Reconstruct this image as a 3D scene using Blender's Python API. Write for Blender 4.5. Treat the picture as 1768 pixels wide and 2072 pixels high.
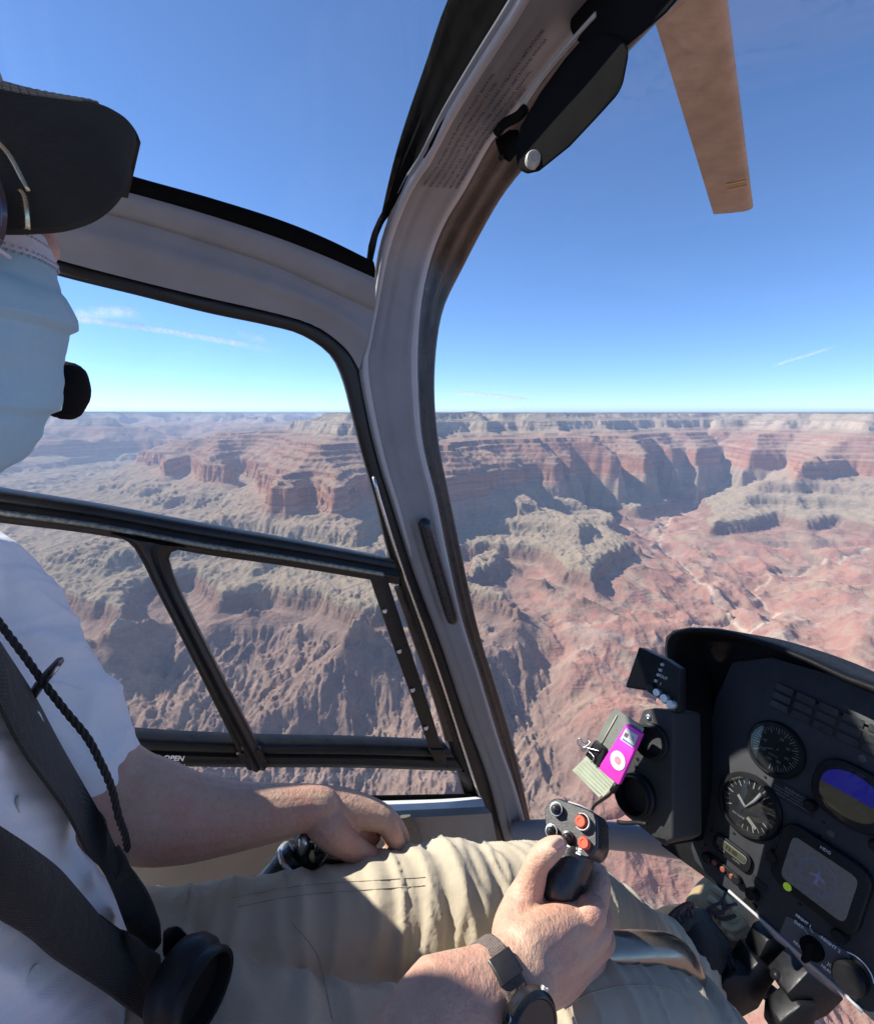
import bpy, bmesh, math, random, heapq
import numpy as np
from mathutils import Vector, Matrix

for _o in list(bpy.data.objects):
    bpy.data.objects.remove(_o, do_unlink=True)
S = bpy.context.scene
COL = S.collection
R = math.radians
random.seed(7)

# ------------------------------------------------------------------ camera
# metres; x right, y ahead, z up; the phone is the origin, looking ahead-left out of the cabin
FU = 1010.0                       # focal length on a 1768 x 2072 frame
PITCH = math.atan(200.0 / FU)     # the phone points about 11 degrees below the horizon
cam_d = bpy.data.cameras.new('camera')
cam = bpy.data.objects.new('camera', cam_d)
COL.objects.link(cam)
cam_d.sensor_fit = 'HORIZONTAL'
cam_d.sensor_width = 36.0
cam_d.lens = 36.0 * FU / 1768.0
cam_d.clip_start = 0.01
cam_d.clip_end = 300000.0
cam.location = (0, 0, 0)
cam.rotation_euler = (R(90) - PITCH, 0, 0)
S.camera = cam

# ------------------------------------------------------------------ sky, sun, exposure
SUN_AZ, SUN_EL = R(-75.0), R(41.0)     # bearing from +y (negative = left) and height
SUN = Vector((math.sin(SUN_AZ) * math.cos(SUN_EL), math.cos(SUN_AZ) * math.cos(SUN_EL), math.sin(SUN_EL)))
world = bpy.data.worlds.new('World')
S.world = world
world.use_nodes = True
wn = world.node_tree
wn.nodes.clear()
w_out = wn.nodes.new('ShaderNodeOutputWorld')
w_bg = wn.nodes.new('ShaderNodeBackground')
w_sky = wn.nodes.new('ShaderNodeTexSky')
w_sky.sky_type = 'NISHITA'
w_sky.sun_disc = False
w_sky.sun_elevation = SUN_EL
w_sky.sun_rotation = SUN_AZ
w_sky.altitude = 7500.0
w_sky.air_density = 1.7
w_sky.dust_density = 0.15
w_sky.ozone_density = 7.0
w_bg.inputs['Strength'].default_value = 0.102
wn.links.new(w_sky.outputs[0], w_bg.inputs['Color'])
wn.links.new(w_bg.outputs[0], w_out.inputs['Surface'])

sun_d = bpy.data.lights.new('sun', 'SUN')
sun_d.energy = 4.7
sun_d.angle = R(0.55)
sun_d.color = (1.0, 0.95, 0.87)
sun = bpy.data.objects.new('sun', sun_d)
COL.objects.link(sun)
sun.rotation_euler = SUN.to_track_quat('Z', 'Y').to_euler()

S.view_settings.view_transform = 'Standard'
S.view_settings.look = 'None'
S.view_settings.exposure = 1.0
S.view_settings.gamma = 1.0
S.view_settings.use_curve_mapping = False
S.render.engine = 'CYCLES'
S.cycles.use_denoising = True
try:
    S.cycles.denoiser = 'OPENIMAGEDENOISE'
except Exception:
    pass
S.cycles.max_bounces = 10
S.cycles.diffuse_bounces = 6
S.cycles.glossy_bounces = 3
S.cycles.transmission_bounces = 4
S.cycles.transparent_max_bounces = 24
S.cycles.volume_bounces = 1
S.cycles.caustics_reflective = False
S.cycles.caustics_refractive = False

# ------------------------------------------------------------------ pixel and helicopter frames
CP, SP = math.cos(PITCH), math.sin(PITCH)

def ray(u, v):
    a, b = (u - 884.0) / FU, (1036.0 - v) / FU
    return Vector((a, CP + SP * b, CP * b - SP))

def P(u, v, d):                    # the point d metres deep in the direction (u, v)
    return ray(u, v) * d

PSI = R(62.0)                      # the nose lies 62 degrees right of the view
F = Vector((math.sin(PSI), math.cos(PSI), -0.05)).normalized()      # helicopter forward
L = Vector((-math.cos(PSI), math.sin(PSI), 0.0)).normalized()       # helicopter left
UP = F.cross(L).normalized()

def H(f, l, z):                    # helicopter coordinates -> world
    return F * f + L * l + UP * z

def PL(u, v, n, c):                # where the direction (u, v) meets the plane n.p = c
    r = ray(u, v)
    return r * (c / n.dot(r))

# ------------------------------------------------------------------ object helpers
def tag(o, label=None, cat=None, group=None, kind=None):
    if label: o['label'] = label
    if cat: o['category'] = cat
    if group: o['group'] = group
    if kind: o['kind'] = kind
    return o

def thing(name, label, cat, loc=(0, 0, 0), group=None):
    o = bpy.data.objects.new(name, None)
    o.empty_display_size = 0.02
    o.location = loc
    COL.objects.link(o)
    return tag(o, label, cat, group)

def link(name, me, mat=None, parent=None, smooth=False):
    if mat is not None and not me.materials:
        me.materials.append(mat)
    if smooth:
        me.polygons.foreach_set('use_smooth', [True] * len(me.polygons))
    o = bpy.data.objects.new(name, me)
    COL.objects.link(o)
    if parent is not None:
        o.parent = parent
        off = Vector(parent.location)
        q = parent.parent
        while q is not None:
            off += Vector(q.location)
            q = q.parent
        o.location = -off
    return o

def from_bm(name, bm, mat=None, parent=None, smooth=False, bevel=0.0, seg=2, recalc=True):
    if bevel > 0:
        bmesh.ops.bevel(bm, geom=[e for e in bm.edges if len(e.link_faces) == 2 and e.calc_face_angle(0) > 0.5],
                        offset=bevel, segments=seg, profile=0.5, affect='EDGES', clamp_overlap=True)
    if recalc:
        bmesh.ops.recalc_face_normals(bm, faces=bm.faces)
    me = bpy.data.meshes.new(name)
    bm.to_mesh(me)
    bm.free()
    o = link(name, me, mat, parent, smooth)
    return o

def pydata(name, vs, fs, mat=None, parent=None, smooth=False):
    me = bpy.data.meshes.new(name)
    me.from_pydata([tuple(v) for v in vs], [], fs)
    me.update()
    return link(name, me, mat, parent, smooth)

def shade_by_angle(o, ang=35):
    me = o.data
    me.polygons.foreach_set('use_smooth', [True] * len(me.polygons))
    try:
        me.set_sharp_from_angle(angle=R(ang))
    except Exception:
        pass

# ------------------------------------------------------------------ materials
def new_mat(name):
    m = bpy.data.materials.new(name)
    m.use_nodes = True
    nt = m.node_tree
    nt.nodes.clear()
    out = nt.nodes.new('ShaderNodeOutputMaterial')
    return m, nt, out

class NT:
    """small shader-node helper"""
    def __init__(s, nt): s.nt = nt
    def n(s, t, **kw):
        x = s.nt.nodes.new(t)
        for k, v in kw.items(): setattr(x, k, v)
        return x
    def l(s, a, b): s.nt.links.new(a, b)
    def set(s, sock, v):
        if hasattr(v, 'is_output'): s.l(v, sock)
        elif isinstance(v, (tuple, list)) and len(v) == 3 and sock.type == 'RGBA': sock.default_value = (*v, 1)
        else: sock.default_value = v
    def math(s, op, a, b=None, clamp=False):
        x = s.n('ShaderNodeMath', operation=op); x.use_clamp = clamp
        s.set(x.inputs[0], a)
        if b is not None: s.set(x.inputs[1], b)
        return x.outputs[0]
    def noise(s, vec, scale, detail=4, rough=0.55, dist=0.0):
        x = s.n('ShaderNodeTexNoise')
        if vec is not None: s.l(vec, x.inputs['Vector'])
        x.inputs['Scale'].default_value = scale
        x.inputs['Detail'].default_value = detail
        x.inputs['Roughness'].default_value = rough
        x.inputs['Distortion'].default_value = dist
        return x.outputs['Fac']
    def mix(s, f, a, b, mode='MIX'):
        x = s.n('ShaderNodeMix', data_type='RGBA', blend_type=mode)
        s.set(x.inputs[0], f); s.set(x.inputs[6], a); s.set(x.inputs[7], b)
        return x.outputs[2]
    def ramp(s, f, stops, interp='LINEAR'):
        x = s.n('ShaderNodeValToRGB')
        cr = x.color_ramp; cr.interpolation = interp
        while len(cr.elements) < len(stops): cr.elements.new(0.5)
        for e, (p, c) in zip(cr.elements, stops):
            e.position = p
            e.color = (*c, 1) if len(c) == 3 else c
        s.set(x.inputs[0], f)
        return x.outputs[0]
    def maprange(s, v, a, b, c=0.0, d=1.0, smooth=False):
        x = s.n('ShaderNodeMapRange')
        if smooth: x.interpolation_type = 'SMOOTHSTEP'
        s.set(x.inputs[0], v)
        for i, q in enumerate((a, b, c, d)): x.inputs[i + 1].default_value = q
        return x.outputs[0]
    def bump(s, h, strength=0.3, dist=0.01):
        x = s.n('ShaderNodeBump')
        x.inputs['Strength'].default_value = strength
        x.inputs['Distance'].default_value = dist
        s.l(h, x.inputs['Height'])
        return x.outputs[0]
    def pos(s): return s.n('ShaderNodeNewGeometry').outputs['Position']
    def obj(s): return s.n('ShaderNodeTexCoord').outputs['Object']

_plain = {}
def plain(name, col, rough=0.5, metal=0.0, var=0.12, scale=60.0, bump=0.0, bscale=400.0, spec=0.5, sheen=0.0, sss=0.0, coat=0.0):
    """a surface colour with uneven wear, grain and gloss"""
    if name in _plain: return _plain[name]
    m, nt, out = new_mat(name)
    h = NT(nt)
    b = h.n('ShaderNodeBsdfPrincipled')
    o = h.obj()
    n1 = h.noise(o, scale, 5, 0.6)
    lo = tuple(c * (1 - var) for c in col); hi = tuple(min(1, c * (1 + var)) for c in col)
    h.l(h.mix(h.maprange(n1, 0.3, 0.7), lo, hi), b.inputs['Base Color'])
    n2 = h.noise(o, scale * 2.7, 3, 0.6)
    h.l(h.maprange(n2, 0.3, 0.7, max(0.02, rough - 0.1), min(1, rough + 0.1)), b.inputs['Roughness'])
    b.inputs['Metallic'].default_value = metal
    b.inputs['Specular IOR Level'].default_value = spec
    if sheen: b.inputs['Sheen Weight'].default_value = sheen
    if coat: b.inputs['Coat Weight'].default_value = coat
    if bump > 0:
        h.l(h.bump(h.noise(o, bscale, 3, 0.6), bump, 0.002), b.inputs['Normal'])
    h.l(b.outputs[0], out.inputs['Surface'])
    _plain[name] = m
    return m
# ================================================================== the canyon
def _hash(ix, iy, seed):
    h = (ix.astype(np.int64) * 374761393 + iy.astype(np.int64) * 668265263 + seed * 974634777) & 0x7fffffff
    h = ((h ^ (h >> 13)) * 1274126177) & 0x7fffffff
    return ((h ^ (h >> 16)) & 0xffff).astype(np.float32) * (2 * math.pi / 65536.0)

def perlin(x, y, seed=0):
    ix, iy = np.floor(x), np.floor(y)
    fx, fy = (x - ix).astype(np.float32), (y - iy).astype(np.float32)
    sx = fx * fx * fx * (fx * (fx * 6 - 15) + 10)
    sy = fy * fy * fy * (fy * (fy * 6 - 15) + 10)
    def g(dx, dy):
        a = _hash(ix + dx, iy + dy, seed)
        return np.cos(a) * (fx - dx) + np.sin(a) * (fy - dy)
    a = g(0, 0); b = g(1, 0); c = g(0, 1); d = g(1, 1)
    u = a + (b - a) * sx
    w = c + (d - c) * sx
    return (u + (w - u) * sy) * 1.45

def fbm(x, y, wl, octv, seed=0, gain=0.5, ridged=False):
    t = np.zeros(x.shape, np.float32); amp = 1.0; tot = 0.0
    for i in range(octv):
        n = perlin(x / wl + 17.3 * i, y / wl - 9.1 * i, seed + i)
        t += amp * ((1.0 - 2.0 * np.abs(n)) if ridged else n)
        tot += amp; amp *= gain; wl *= 0.49
    return t / tot

def crest(x, y, wl, octv, seed=0, gain=0.55):
    """sharp-crested ridges with rounded hollows between"""
    t = np.zeros(x.shape, np.float32); amp = 1.0; tot = 0.0; w = 1.0
    for i in range(octv):
        n = (1.0 - np.abs(perlin(x / wl + 11.7 * i, y / wl - 5.3 * i, seed + i))) ** 2
        t += amp * w * (n * 2.0 - 1.1); w = np.clip(n * 1.4, 0.25, 1.0)
        tot += amp; amp *= gain; wl *= 0.47
    return t / tot

def ground(u, v, z):
    r = ray(u, v); k = z / r.z
    return (r.x * k, r.y * k)

CTRL = []
def cz(u, v, z):
    x, y = ground(u, v, z); CTRL.append((math.atan2(x, y), math.log(math.hypot(x, y)), z))
def cr(u, dist, z):
    b = math.atan2((u - 884.0) / FU, 1.02); CTRL.append((b, math.log(dist), z))
for q in ((1150,1100,-975),(1205,1150,-978),(1190,1120,-976),(1110,1130,-980),(1160,1165,-982),(1080,1062,-940),(1030,1070,-930),(1250,1180,-1080),(1270,1120,-1090),(1120,1200,-1085),(1050,1170,-1075),(1250,1060,-1000),(1180,1040,-960),(1120,1010,-900),(1230,1030,-972),(960,950,-400),(1000,960,-470),(1040,1000,-690),(950,1040,-540),(1000,1108,-985),(955,1100,-985),
          (1290,1130,-1120),(1345,1086,-1110),(1338,1122,-1160),(1480,1002,-925),(1560,1040,-982),(1680,1030,-960),(1760,1052,-985),
          (1420,1046,-985),(1640,1085,-1075),(1480,1085,-1080),(1290,962,-850),(1150,955,-700),(1300,937,-700),(1430,950,-720),(1600,972,-690),(1760,980,-700),
          (1200,985,-840),(1380,985,-890),(1500,975,-860),
          (1330,1230,-1185),(1450,1180,-1150),(1400,1270,-1180),(1560,1245,-1215),(1528,1200,-1215),(1640,1160,-1200),(1768,1138,-1190),
          (1650,1230,-1165),(1700,1320,-1150),(1500,1350,-1190),(1768,1300,-1120),(1600,1300,-1170),
          (1230,1232,-1080),(1240,1300,-1140),(1200,1420,-1235),(1150,1550,-1310),(1300,1750,-1330),(1400,1850,-1330),(1600,1600,-1260),
          (980,1175,-1110),(992,1260,-1195),(1030,1400,-1290),(1080,1560,-1380),(1300,1500,-1230),
          (400,1100,-955),(550,1120,-970),(700,1130,-975),(780,1170,-985),(450,1180,-985),(600,1190,-985),(250,1130,-955),(100,1100,-950),
          (650,1062,-760),(560,1040,-715),(450,1030,-800),(350,1020,-880),(300,990,-860),
          (400,1250,-1110),(500,1300,-1160),(600,1310,-1150),(700,1300,-1170),(560,1450,-1330),(700,1500,-1380),(800,1560,-1420),(450,1560,-1440),
          (300,1400,-1250),(250,1300,-1100),(200,1250,-1040),
          (560,965,-490),(480,915,-440),(700,925,-400),(700,990,-510),(740,960,-450),(380,945,-560),(330,930,-620),
          (930,1000,-470),(930,1082,-680),(900,960,-400),(1000,1040,-760),(1060,940,-440),(950,900,-290),(1010,1000,-600),(880,1130,-990),(860,1200,-1100),
          (200,960,-980),(100,1000,-1000),(60,1060,-1040),(400,935,-820),(600,880,-560),(500,862,-400),(300,905,-700),(150,900,-600),(200,870,-330)):
    cz(*q)
for q in ((1090,8400,20),(1200,8800,20),(1300,9200,30),(1400,8600,20),(1500,8800,20),(1600,7600,15),(1700,7800,20),(1800,7600,20),(2100,7000,20),(2600,6500,20),
          (1100,11000,60),(1400,12500,60),(1700,11500,60),(2200,10000,60),(1090,7000,-330),(1200,7700,-330),(1300,8200,-360),(1400,7500,-330),(1500,7600,-340),(1600,6500,-330),(1700,6700,-320),(1800,6500,-330),
          (1000,9500,-60),(900,5600,-60),(880,6800,-20),(690,5700,-40),(640,6300,-120),(760,6200,-90),(1030,6200,-140),
          (50,19000,60),(150,19500,60),(250,20500,60),(330,23000,30),(450,28000,20),(600,30000,20),(750,30000,20),(900,30000,20),(1000,26000,-15),(1060,22000,-15),
          (100,24000,90),(400,38000,60),(800,45000,40),(1100,45000,30),(1500,45000,60),(1900,40000,60),(50,15000,-350),(250,16500,-300),(500,24000,-150),(750,22000,-250),
          (850,15000,-600),(700,12000,-650),(960,14000,-500),(-400,12000,-300),(-400,16000,60),(-1200,8000,40),(2900,5000,20),(700,8500,-620),(850,9500,-600),(980,8200,-350)):
    cr(*q)

def rbf_fit(pts):
    p = np.array(pts, np.float64)
    X = p[:, :2]
    d2 = ((X[:, None] - X[None]) ** 2).sum(-1)
    K = np.sqrt(d2 + 0.02 ** 2) + np.eye(len(X)) * -0.012
    n = len(X)
    A = np.zeros((n + 1, n + 1)); A[:n, :n] = K; A[n, :n] = 1; A[:n, n] = 1
    w = np.linalg.solve(A, np.append(p[:, 2], 0))
    return X, w

def rbf_eval(X, w, t, l):
    out = np.full(t.shape, w[-1], np.float64)
    for (a, b), k in zip(X, w[:-1]):
        out += k * np.sqrt((t - a) ** 2 + (l - b) ** 2 + 0.02 ** 2)
    return out

# dry washes, as plan polylines on the canyon floor
WASH = []
for line, z in ((((1420,1010),(1395,1045),(1340,1072),(1335,1090),(1330,1105),(1352,1122),(1375,1150),(1420,1190),(1470,1235),(1500,1262),(1530,1285),(1600,1330)), -1160),
                (((1800,1128),(1730,1140),(1660,1158),(1600,1170),(1560,1178),(1525,1192),(1515,1205),(1550,1222),(1585,1240),(1540,1258),(1560,1272),(1520,1290),(1440,1330),(1390,1400),(1370,1500)), -1215)):
    pts = [ground(u, v, z) for u, v in line]
    WASH.append((pts, z))

def wash_dist(x, y):
    best = np.full(x.shape, 1e9, np.float32)
    wx = x + 30 * perlin(x / 170, y / 170, 91) + 12 * perlin(x / 60, y / 60, 93)
    wy = y + 45 * perlin(x / 170, y / 170, 92) + 16 * perlin(x / 60, y / 60, 94)
    for pts, z in WASH:
        for (x0, y0), (x1, y1) in zip(pts[:-1], pts[1:]):
            dx, dy = x1 - x0, y1 - y0
            t = np.clip(((wx - x0) * dx + (wy - y0) * dy) / (dx * dx + dy * dy), 0, 1)
            best = np.minimum(best, np.hypot(wx - x0 - t * dx, wy - y0 - t * dy))
    return best

# the strata: smooth height in, stepped height out
TE = np.array([-1600,-1045,-1015,-985,-975,-900,-885,-785,-768,-690,-640,-615,-580,-572,-530,-520,-478,-468,-425,-414,-372,-360,-300,-205,-168,-120,-112,-70,-40,-12,0,60,200], float)
TZ = np.array([-1600,-1085,-1060,-985,-972,-915,-868,-812,-755,-700,-680,-515,-500,-462,-450,-415,-402,-365,-352,-318,-308,-275,-262,-228,-205,-95,-92,-75,-62,-14,0,16,40], float)

KER = 0.06

# plan outlines of the two great ledges (foot of the Redwall cliff, lip of the Tonto platform), closed far behind the rim
def _far(u, dist):
    b = math.atan2((u - 884.0) / FU, 1.02); return (dist * math.sin(b), dist * math.cos(b))
REDWALL = [ground(u, v, -690) for u, v in ((500,925),(400,930),(280,945),(330,966),(385,950),(405,972),(450,982),(468,958),(500,952),(535,994),(560,1012),(552,1040),(600,1045),(612,1018),(640,1012),(655,1046),(712,1037),(728,1004),(765,1000),(800,1026),(850,1020),(914,1014),
           (985,1004),(1010,990),(1058,988),(1062,976),(1134,977),(1144,969),(1204,969),(1244,977),(1272,974),(1249,957),(1314,962),(1384,942),(1429,950),(1459,937),(1499,950),
           (1584,948),(1618,956),(1590,970),(1664,969),(1714,964),(1768,967),(2000,975),(2400,985))] + [_far(2600, 60000), _far(1500, 60000), _far(960, 60000), _far(940, 9500), _far(760, 7500), _far(560, 7600)]
BENCH = [ground(u, v, -985) for u, v in ((-400,1120),(0,1190),(120,1210),(250,1245),(300,1180),(390,1165),(430,1215),(540,1200),(640,1210),(720,1240),(800,1235),(870,1180),(935,1108),
         (1024,1109),(1084,1114),(1120,1130),(1134,1152),(1170,1162),(1206,1177),(1217,1152),(1249,1124),(1284,1104),(1309,1107),(1275,1085),(1234,1067),(1190,1057),
         (1214,1064),(1254,1062),(1256,1045),(1205,1028),(1170,1018),(1254,1027),(1290,1034),(1374,1017),(1310,1002),(1330,990),(1400,1000),(1440,988),(1450,996),(1405,1012),
         (1429,1038),(1419,1052),(1434,1067),(1514,1059),(1584,1044),(1634,1057),(1694,1047),(1768,1067),(1900,1070),(2300,1100))] + [_far(2900, 60000), _far(1500, 60000), _far(300, 60000), _far(-900, 60000)]

def poly_sd(pts, x, y):
    best = np.full(x.shape, 1e12); ins = np.zeros(x.shape, bool)
    for (x0, y0), (x1, y1) in zip(pts, pts[1:] + pts[:1]):
        dx, dy = x1 - x0, y1 - y0
        t = np.clip(((x - x0) * dx + (y - y0) * dy) / (dx * dx + dy * dy + 1e-9), 0, 1)
        best = np.minimum(best, (x - x0 - t * dx) ** 2 + (y - y0 - t * dy) ** 2)
        if y0 != y1:
            ins ^= ((y0 > y) != (y1 > y)) & (x < (x1 - x0) * (y - y0) / (y1 - y0) + x0)
    d = np.sqrt(best)
    return np.where(ins, d, -d)

def terrain():
    # --- coarse log-polar grid: broad shape, then running water
    T0, T1, NT0 = R(-78), R(78), 330
    th = np.linspace(T0, T1, NT0)
    dth = th[1] - th[0]
    l0, l1 = math.log(320.0), math.log(60000.0)
    NR0 = int((l1 - l0) / dth)
    lr = np.linspace(l0, l1, NR0)
    TT, LL = np.meshgrid(th, lr)                 # rows = radius
    X0, W0 = rbf_fit(CTRL)
    RR = np.exp(LL)
    x, y = RR * np.sin(TT), RR * np.cos(TT)
    lam = np.clip(RR / 6000.0, 0.35, 3.0)
    sc = np.clip(RR / 5000.0, 0.3, 2.2)
    wpx = x + sc * (420 * fbm(x / sc, y / sc, 1500, 3, 121, 0.55)); wpy = y + sc * (420 * fbm(x / sc, y / sc, 1500, 3, 131, 0.55))
    near = np.clip((RR - 2200) / 2500, 0.18, 1)
    wpx = x + (wpx - x) * near; wpy = y + (wpy - y) * near
    e = rbf_eval(X0, W0, np.arctan2(wpx, wpy), 0.5 * np.log(wpx * wpx + wpy * wpy))
    hi = np.clip((e + 1080) / 350, 0.12, 1) * np.clip((60 - e) / 90, 0.0, 1)
    wx = x + 260 * fbm(x, y, 1500, 3, 101); wy = y + 260 * fbm(x, y, 1500, 3, 111)
    rn = fbm(wx, wy, 1500, 6, 3, 0.55, True)
    rbn = e + hi * np.clip((e + 1000) / 420, 0.14, 1) * (430 * (rn - 0.16))
    rbn = rbn + hi * 420 * np.clip((RR - 6500) / 5000, 0, 1) * (fbm(x, y, 4000, 5, 33, 0.55, True) - 0.1)
    jx = 55 * fbm(x, y, 420, 4, 141, 0.6); jy = 55 * fbm(x, y, 420, 4, 151, 0.6)
    sr = poly_sd(REDWALL, x + jx * 1.5 + 90 * fbm(x, y, 900, 3, 191), y + jy * 1.5 + 90 * fbm(x, y, 900, 3, 201))
    sb = poly_sd(BENCH, x + jx, y + jy)
    nz = 250 * (rn - 0.16) * np.clip(sr / 500, 0.12, 1) * np.clip((2600 - sr) / 900, 0, 1)
    ein = -632 + 0.52 * sr + nz
    ein = np.where(x / y < 0.12, np.minimum(ein, np.maximum(e + 30 + 420 * (rn - 0.2), -575)), ein)
    ein = np.minimum(ein, 30 + 0.012 * np.maximum(sr - 1500, 0))
    eout = np.maximum(-632 + 0.42 * sr, -790 + 0.16 * (sr + 376)) + 90 * (rn - 0.2) * np.clip(-sr / 300, 0, 1)
    eout = np.maximum(eout, -968 + 25 * fbm(x, y, 600, 3, 161))
    eout = np.minimum(eout, -980 + 0.10 * np.minimum(np.maximum(sb, 0), 220) + 0.55 * np.maximum(sb - 220, 0) + 30 * (rn - 0.2))
    eu = np.where(sr > 0, ein, eout)
    wf = np.clip((RR - 6200) / 2600, 0, 1) * np.clip((0.13 - x / y) / 0.05, 0, 1)
    eu = eu * (1 - wf) + rbn * wf
    ebase = np.minimum(rbn, -1048 - 0.30 * np.minimum(np.maximum(-sb, 0), 260))
    lip = -1012 + 0.75 * sb
    e = np.where(sb > 0, np.minimum(eu, np.maximum(lip, -1012) + 0.0 * eu), np.maximum(ebase, np.minimum(lip, -1012)))
    e = np.where(sb > 60, eu, e)
    dp = np.clip((-1040 - e) / 60, 0, 1)
    rd = np.clip((x - 330 - 0.02 * y + 160 * fbm(x, y, 700, 3, 44)) / 260, 0, 1)
    e = e + dp * (1 - rd) * (210 * (fbm(wx, wy, 900, 5, 8, 0.5, True) - 0.1)) + dp * rd * 120 * fbm(wx, wy, 620, 4, 9, 0.45, True)
    e = e.astype(np.float64)
    wd = wash_dist(x, y)
    e = e - 16 * np.exp(-(wd / 160.0) ** 2) * (e < -950)
    NRr, NTh = e.shape
    N = NRr * NTh
    cell = (RR * dth).ravel()
    offs = [(-1, -1), (-1, 0), (-1, 1), (0, -1), (0, 1), (1, -1), (1, 0), (1, 1)]
    base = e.copy()
    for it in range(4):
        z = e.ravel().tolist()
        seen = bytearray(N); rec = [-1] * N; order = []
        heap = []
        for j in range(NTh):
            heap.append((z[j], j)); seen[j] = 1              # near edge: the river below the camera drains everything
        for i in range(1, NRr):
            for k in (i * NTh, i * NTh + NTh - 1):
                heap.append((z[k] + 400.0, k)); seen[k] = 1
        heapq.heapify(heap)
        pop, push = heapq.heappop, heapq.heappush
        nb = (-NTh - 1, -NTh, -NTh + 1, -1, 1, NTh - 1, NTh, NTh + 1)
        while heap:
            h, k = pop(heap)
            order.append(k)
            jj = k % NTh
            for a in nb:
                m = k + a
                if m < 0 or m >= N or seen[m]: continue
                if jj == 0 and (m % NTh) == NTh - 1: continue
                if jj == NTh - 1 and (m % NTh) == 0: continue
                seen[m] = 1; rec[m] = k
                zm = z[m]
                push(heap, (zm if zm > h else h + 1e-3, m))
        area = (cell ** 2).tolist()
        for k in reversed(order):
            q = rec[k]
            if q >= 0: area[q] += area[k]
        A = np.array(area)
        kk = (KER * np.power(A, 0.40) / cell).tolist()
        zl = z
        for k in order:
            q = rec[k]
            if q >= 0 and zl[k] > zl[q]:
                f = kk[k]
                zl[k] = (zl[k] + f * zl[q]) / (1 + f)
        e = np.array(zl).reshape(NRr, NTh)
        e = np.where(base > 25, base, e)
        p = np.pad(e, 1, mode='edge')
        e = 0.88 * e + 0.03 * (p[:-2, 1:-1] + p[2:, 1:-1] + p[1:-1, :-2] + p[1:-1, 2:])
    e = np.maximum(e, base - np.where((base > -1010) & (base < -700), 70, 240))
    A = np.log(A.reshape(NRr, NTh))
    # --- fine grid for the mesh
    tin = np.linspace(R(-50), R(50), 690)
    tl = np.linspace(R(-78), R(-50), 40)[:-1]; tr = np.linspace(R(50), R(78), 40)[1:]
    tf = np.concatenate([tl, tin, tr])
    ln = np.concatenate([np.linspace(l0, math.log(900), 60)[:-1], np.linspace(math.log(900), math.log(11000), 1000)[:-1],
                         np.linspace(math.log(11000), l1, 300)])
    gi = (ln - l0) / (lr[1] - lr[0]); gj = (tf - T0) / dth
    def up(a):
        i0 = np.clip(np.floor(gi).astype(int), 0, NRr - 2); j0 = np.clip(np.floor(gj).astype(int), 0, NTh - 2)
        fi = (gi - i0)[:, None]; fj = (gj - j0)[None]
        a00 = a[i0][:, j0]; a10 = a[i0 + 1][:, j0]; a01 = a[i0][:, j0 + 1]; a11 = a[i0 + 1][:, j0 + 1]
        return (a00 * (1 - fi) + a10 * fi) * (1 - fj) + (a01 * (1 - fi) + a11 * fi) * fj
    E = up(e)
    TT, LL = np.meshgrid(tf, ln); RR = np.exp(LL)
    x, y = RR * np.sin(TT), RR * np.cos(TT)
    hi = np.clip((E + 1060) / 60, 0.0, 1) * np.clip((30 - E) / 40, 0, 1)
    E = E + hi * (20 * crest(x * 1.2, y, 330, 5, 21, 0.58) + 11 * crest(x * 1.3, y, 80, 4, 29, 0.6))
    red = np.clip((x - 330 - 0.02 * y + 160 * fbm(x, y, 700, 3, 44)) / 260, 0, 1)
    deep = np.clip((-1050 - E) / 40, 0, 1)
    gx = x + 70 * fbm(x, y, 420, 3, 211); gy = y + 70 * fbm(x, y, 420, 3, 221)
    E = E + deep * (1 - red) * (62 * crest(gx * 1.9, gy * 0.85, 430, 6, 51, 0.58) + 16 * crest(x * 1.4, y, 70, 4, 57, 0.6))
    E = E + deep * red * (52 * crest(gx * 1.2, gy * 0.95, 430, 5, 61, 0.46) + 6 * crest(gx, gy, 85, 3, 67, 0.5))
    Z = np.interp(E, TE, TZ)
    lay = np.clip((Z + 1040) / 40, 0, 1) * np.clip((-6 - Z) / 20, 0, 1)
    Z = Z + lay * (3.4 * np.sin(2 * math.pi * (Z + 9 * fbm(x, y, 2500, 2, 181)) / 24.0) + 6.5 * np.sin(2 * math.pi * Z / 57.0 + 1.0))
    # red hills keep a rounder shape: no Tapeats step far inside the shale basin
    Z = Z + np.where((Z < -700) & (Z > -985), 7.0 * crest(gx * 1.8, gy * 0.8, 110, 4, 71, 0.55) + 16 * crest(gx * 1.5, gy * 0.8, 300, 3, 73, 0.5), 0)
    Z = Z + np.where(Z >= -2, 5 * fbm(x, y, 120, 3, 75), 0)
    wd = wash_dist(x, y)
    Z = Z - 10 * np.exp(-(wd / 26.0) ** 2) * (Z < -900)
    nr, nt = Z.shape
    co = np.stack([x, y, Z], -1).reshape(-1, 3)
    idx = np.arange(nr * nt).reshape(nr, nt)
    fs = np.stack([idx[:-1, :-1], idx[:-1, 1:], idx[1:, 1:], idx[1:, :-1]], -1).reshape(-1, 4)
    # behind and beneath: a coarse remainder so that the ground closes round the machine
    tb = np.linspace(R(78), R(282), 60); lb = np.linspace(l0, l1, 60)
    TB, LB = np.meshgrid(tb, lb); RB = np.exp(LB)
    zb0 = np.interp(lb, ln, Z[:, -1]); zb1 = np.interp(lb, ln, Z[:, 0])
    k = np.linspace(0, 1, 60)[None]
    xb, yb = RB * np.sin(TB), RB * np.cos(TB)
    ZB = zb0[:, None] * (1 - k) + zb1[:, None] * k + 60 * np.sin(k * math.pi) * fbm(xb, yb, 900, 4, 81)
    cb = np.stack([xb, yb, ZB], -1).reshape(-1, 3)
    ib = np.arange(3600).reshape(60, 60) + len(co)
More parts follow.
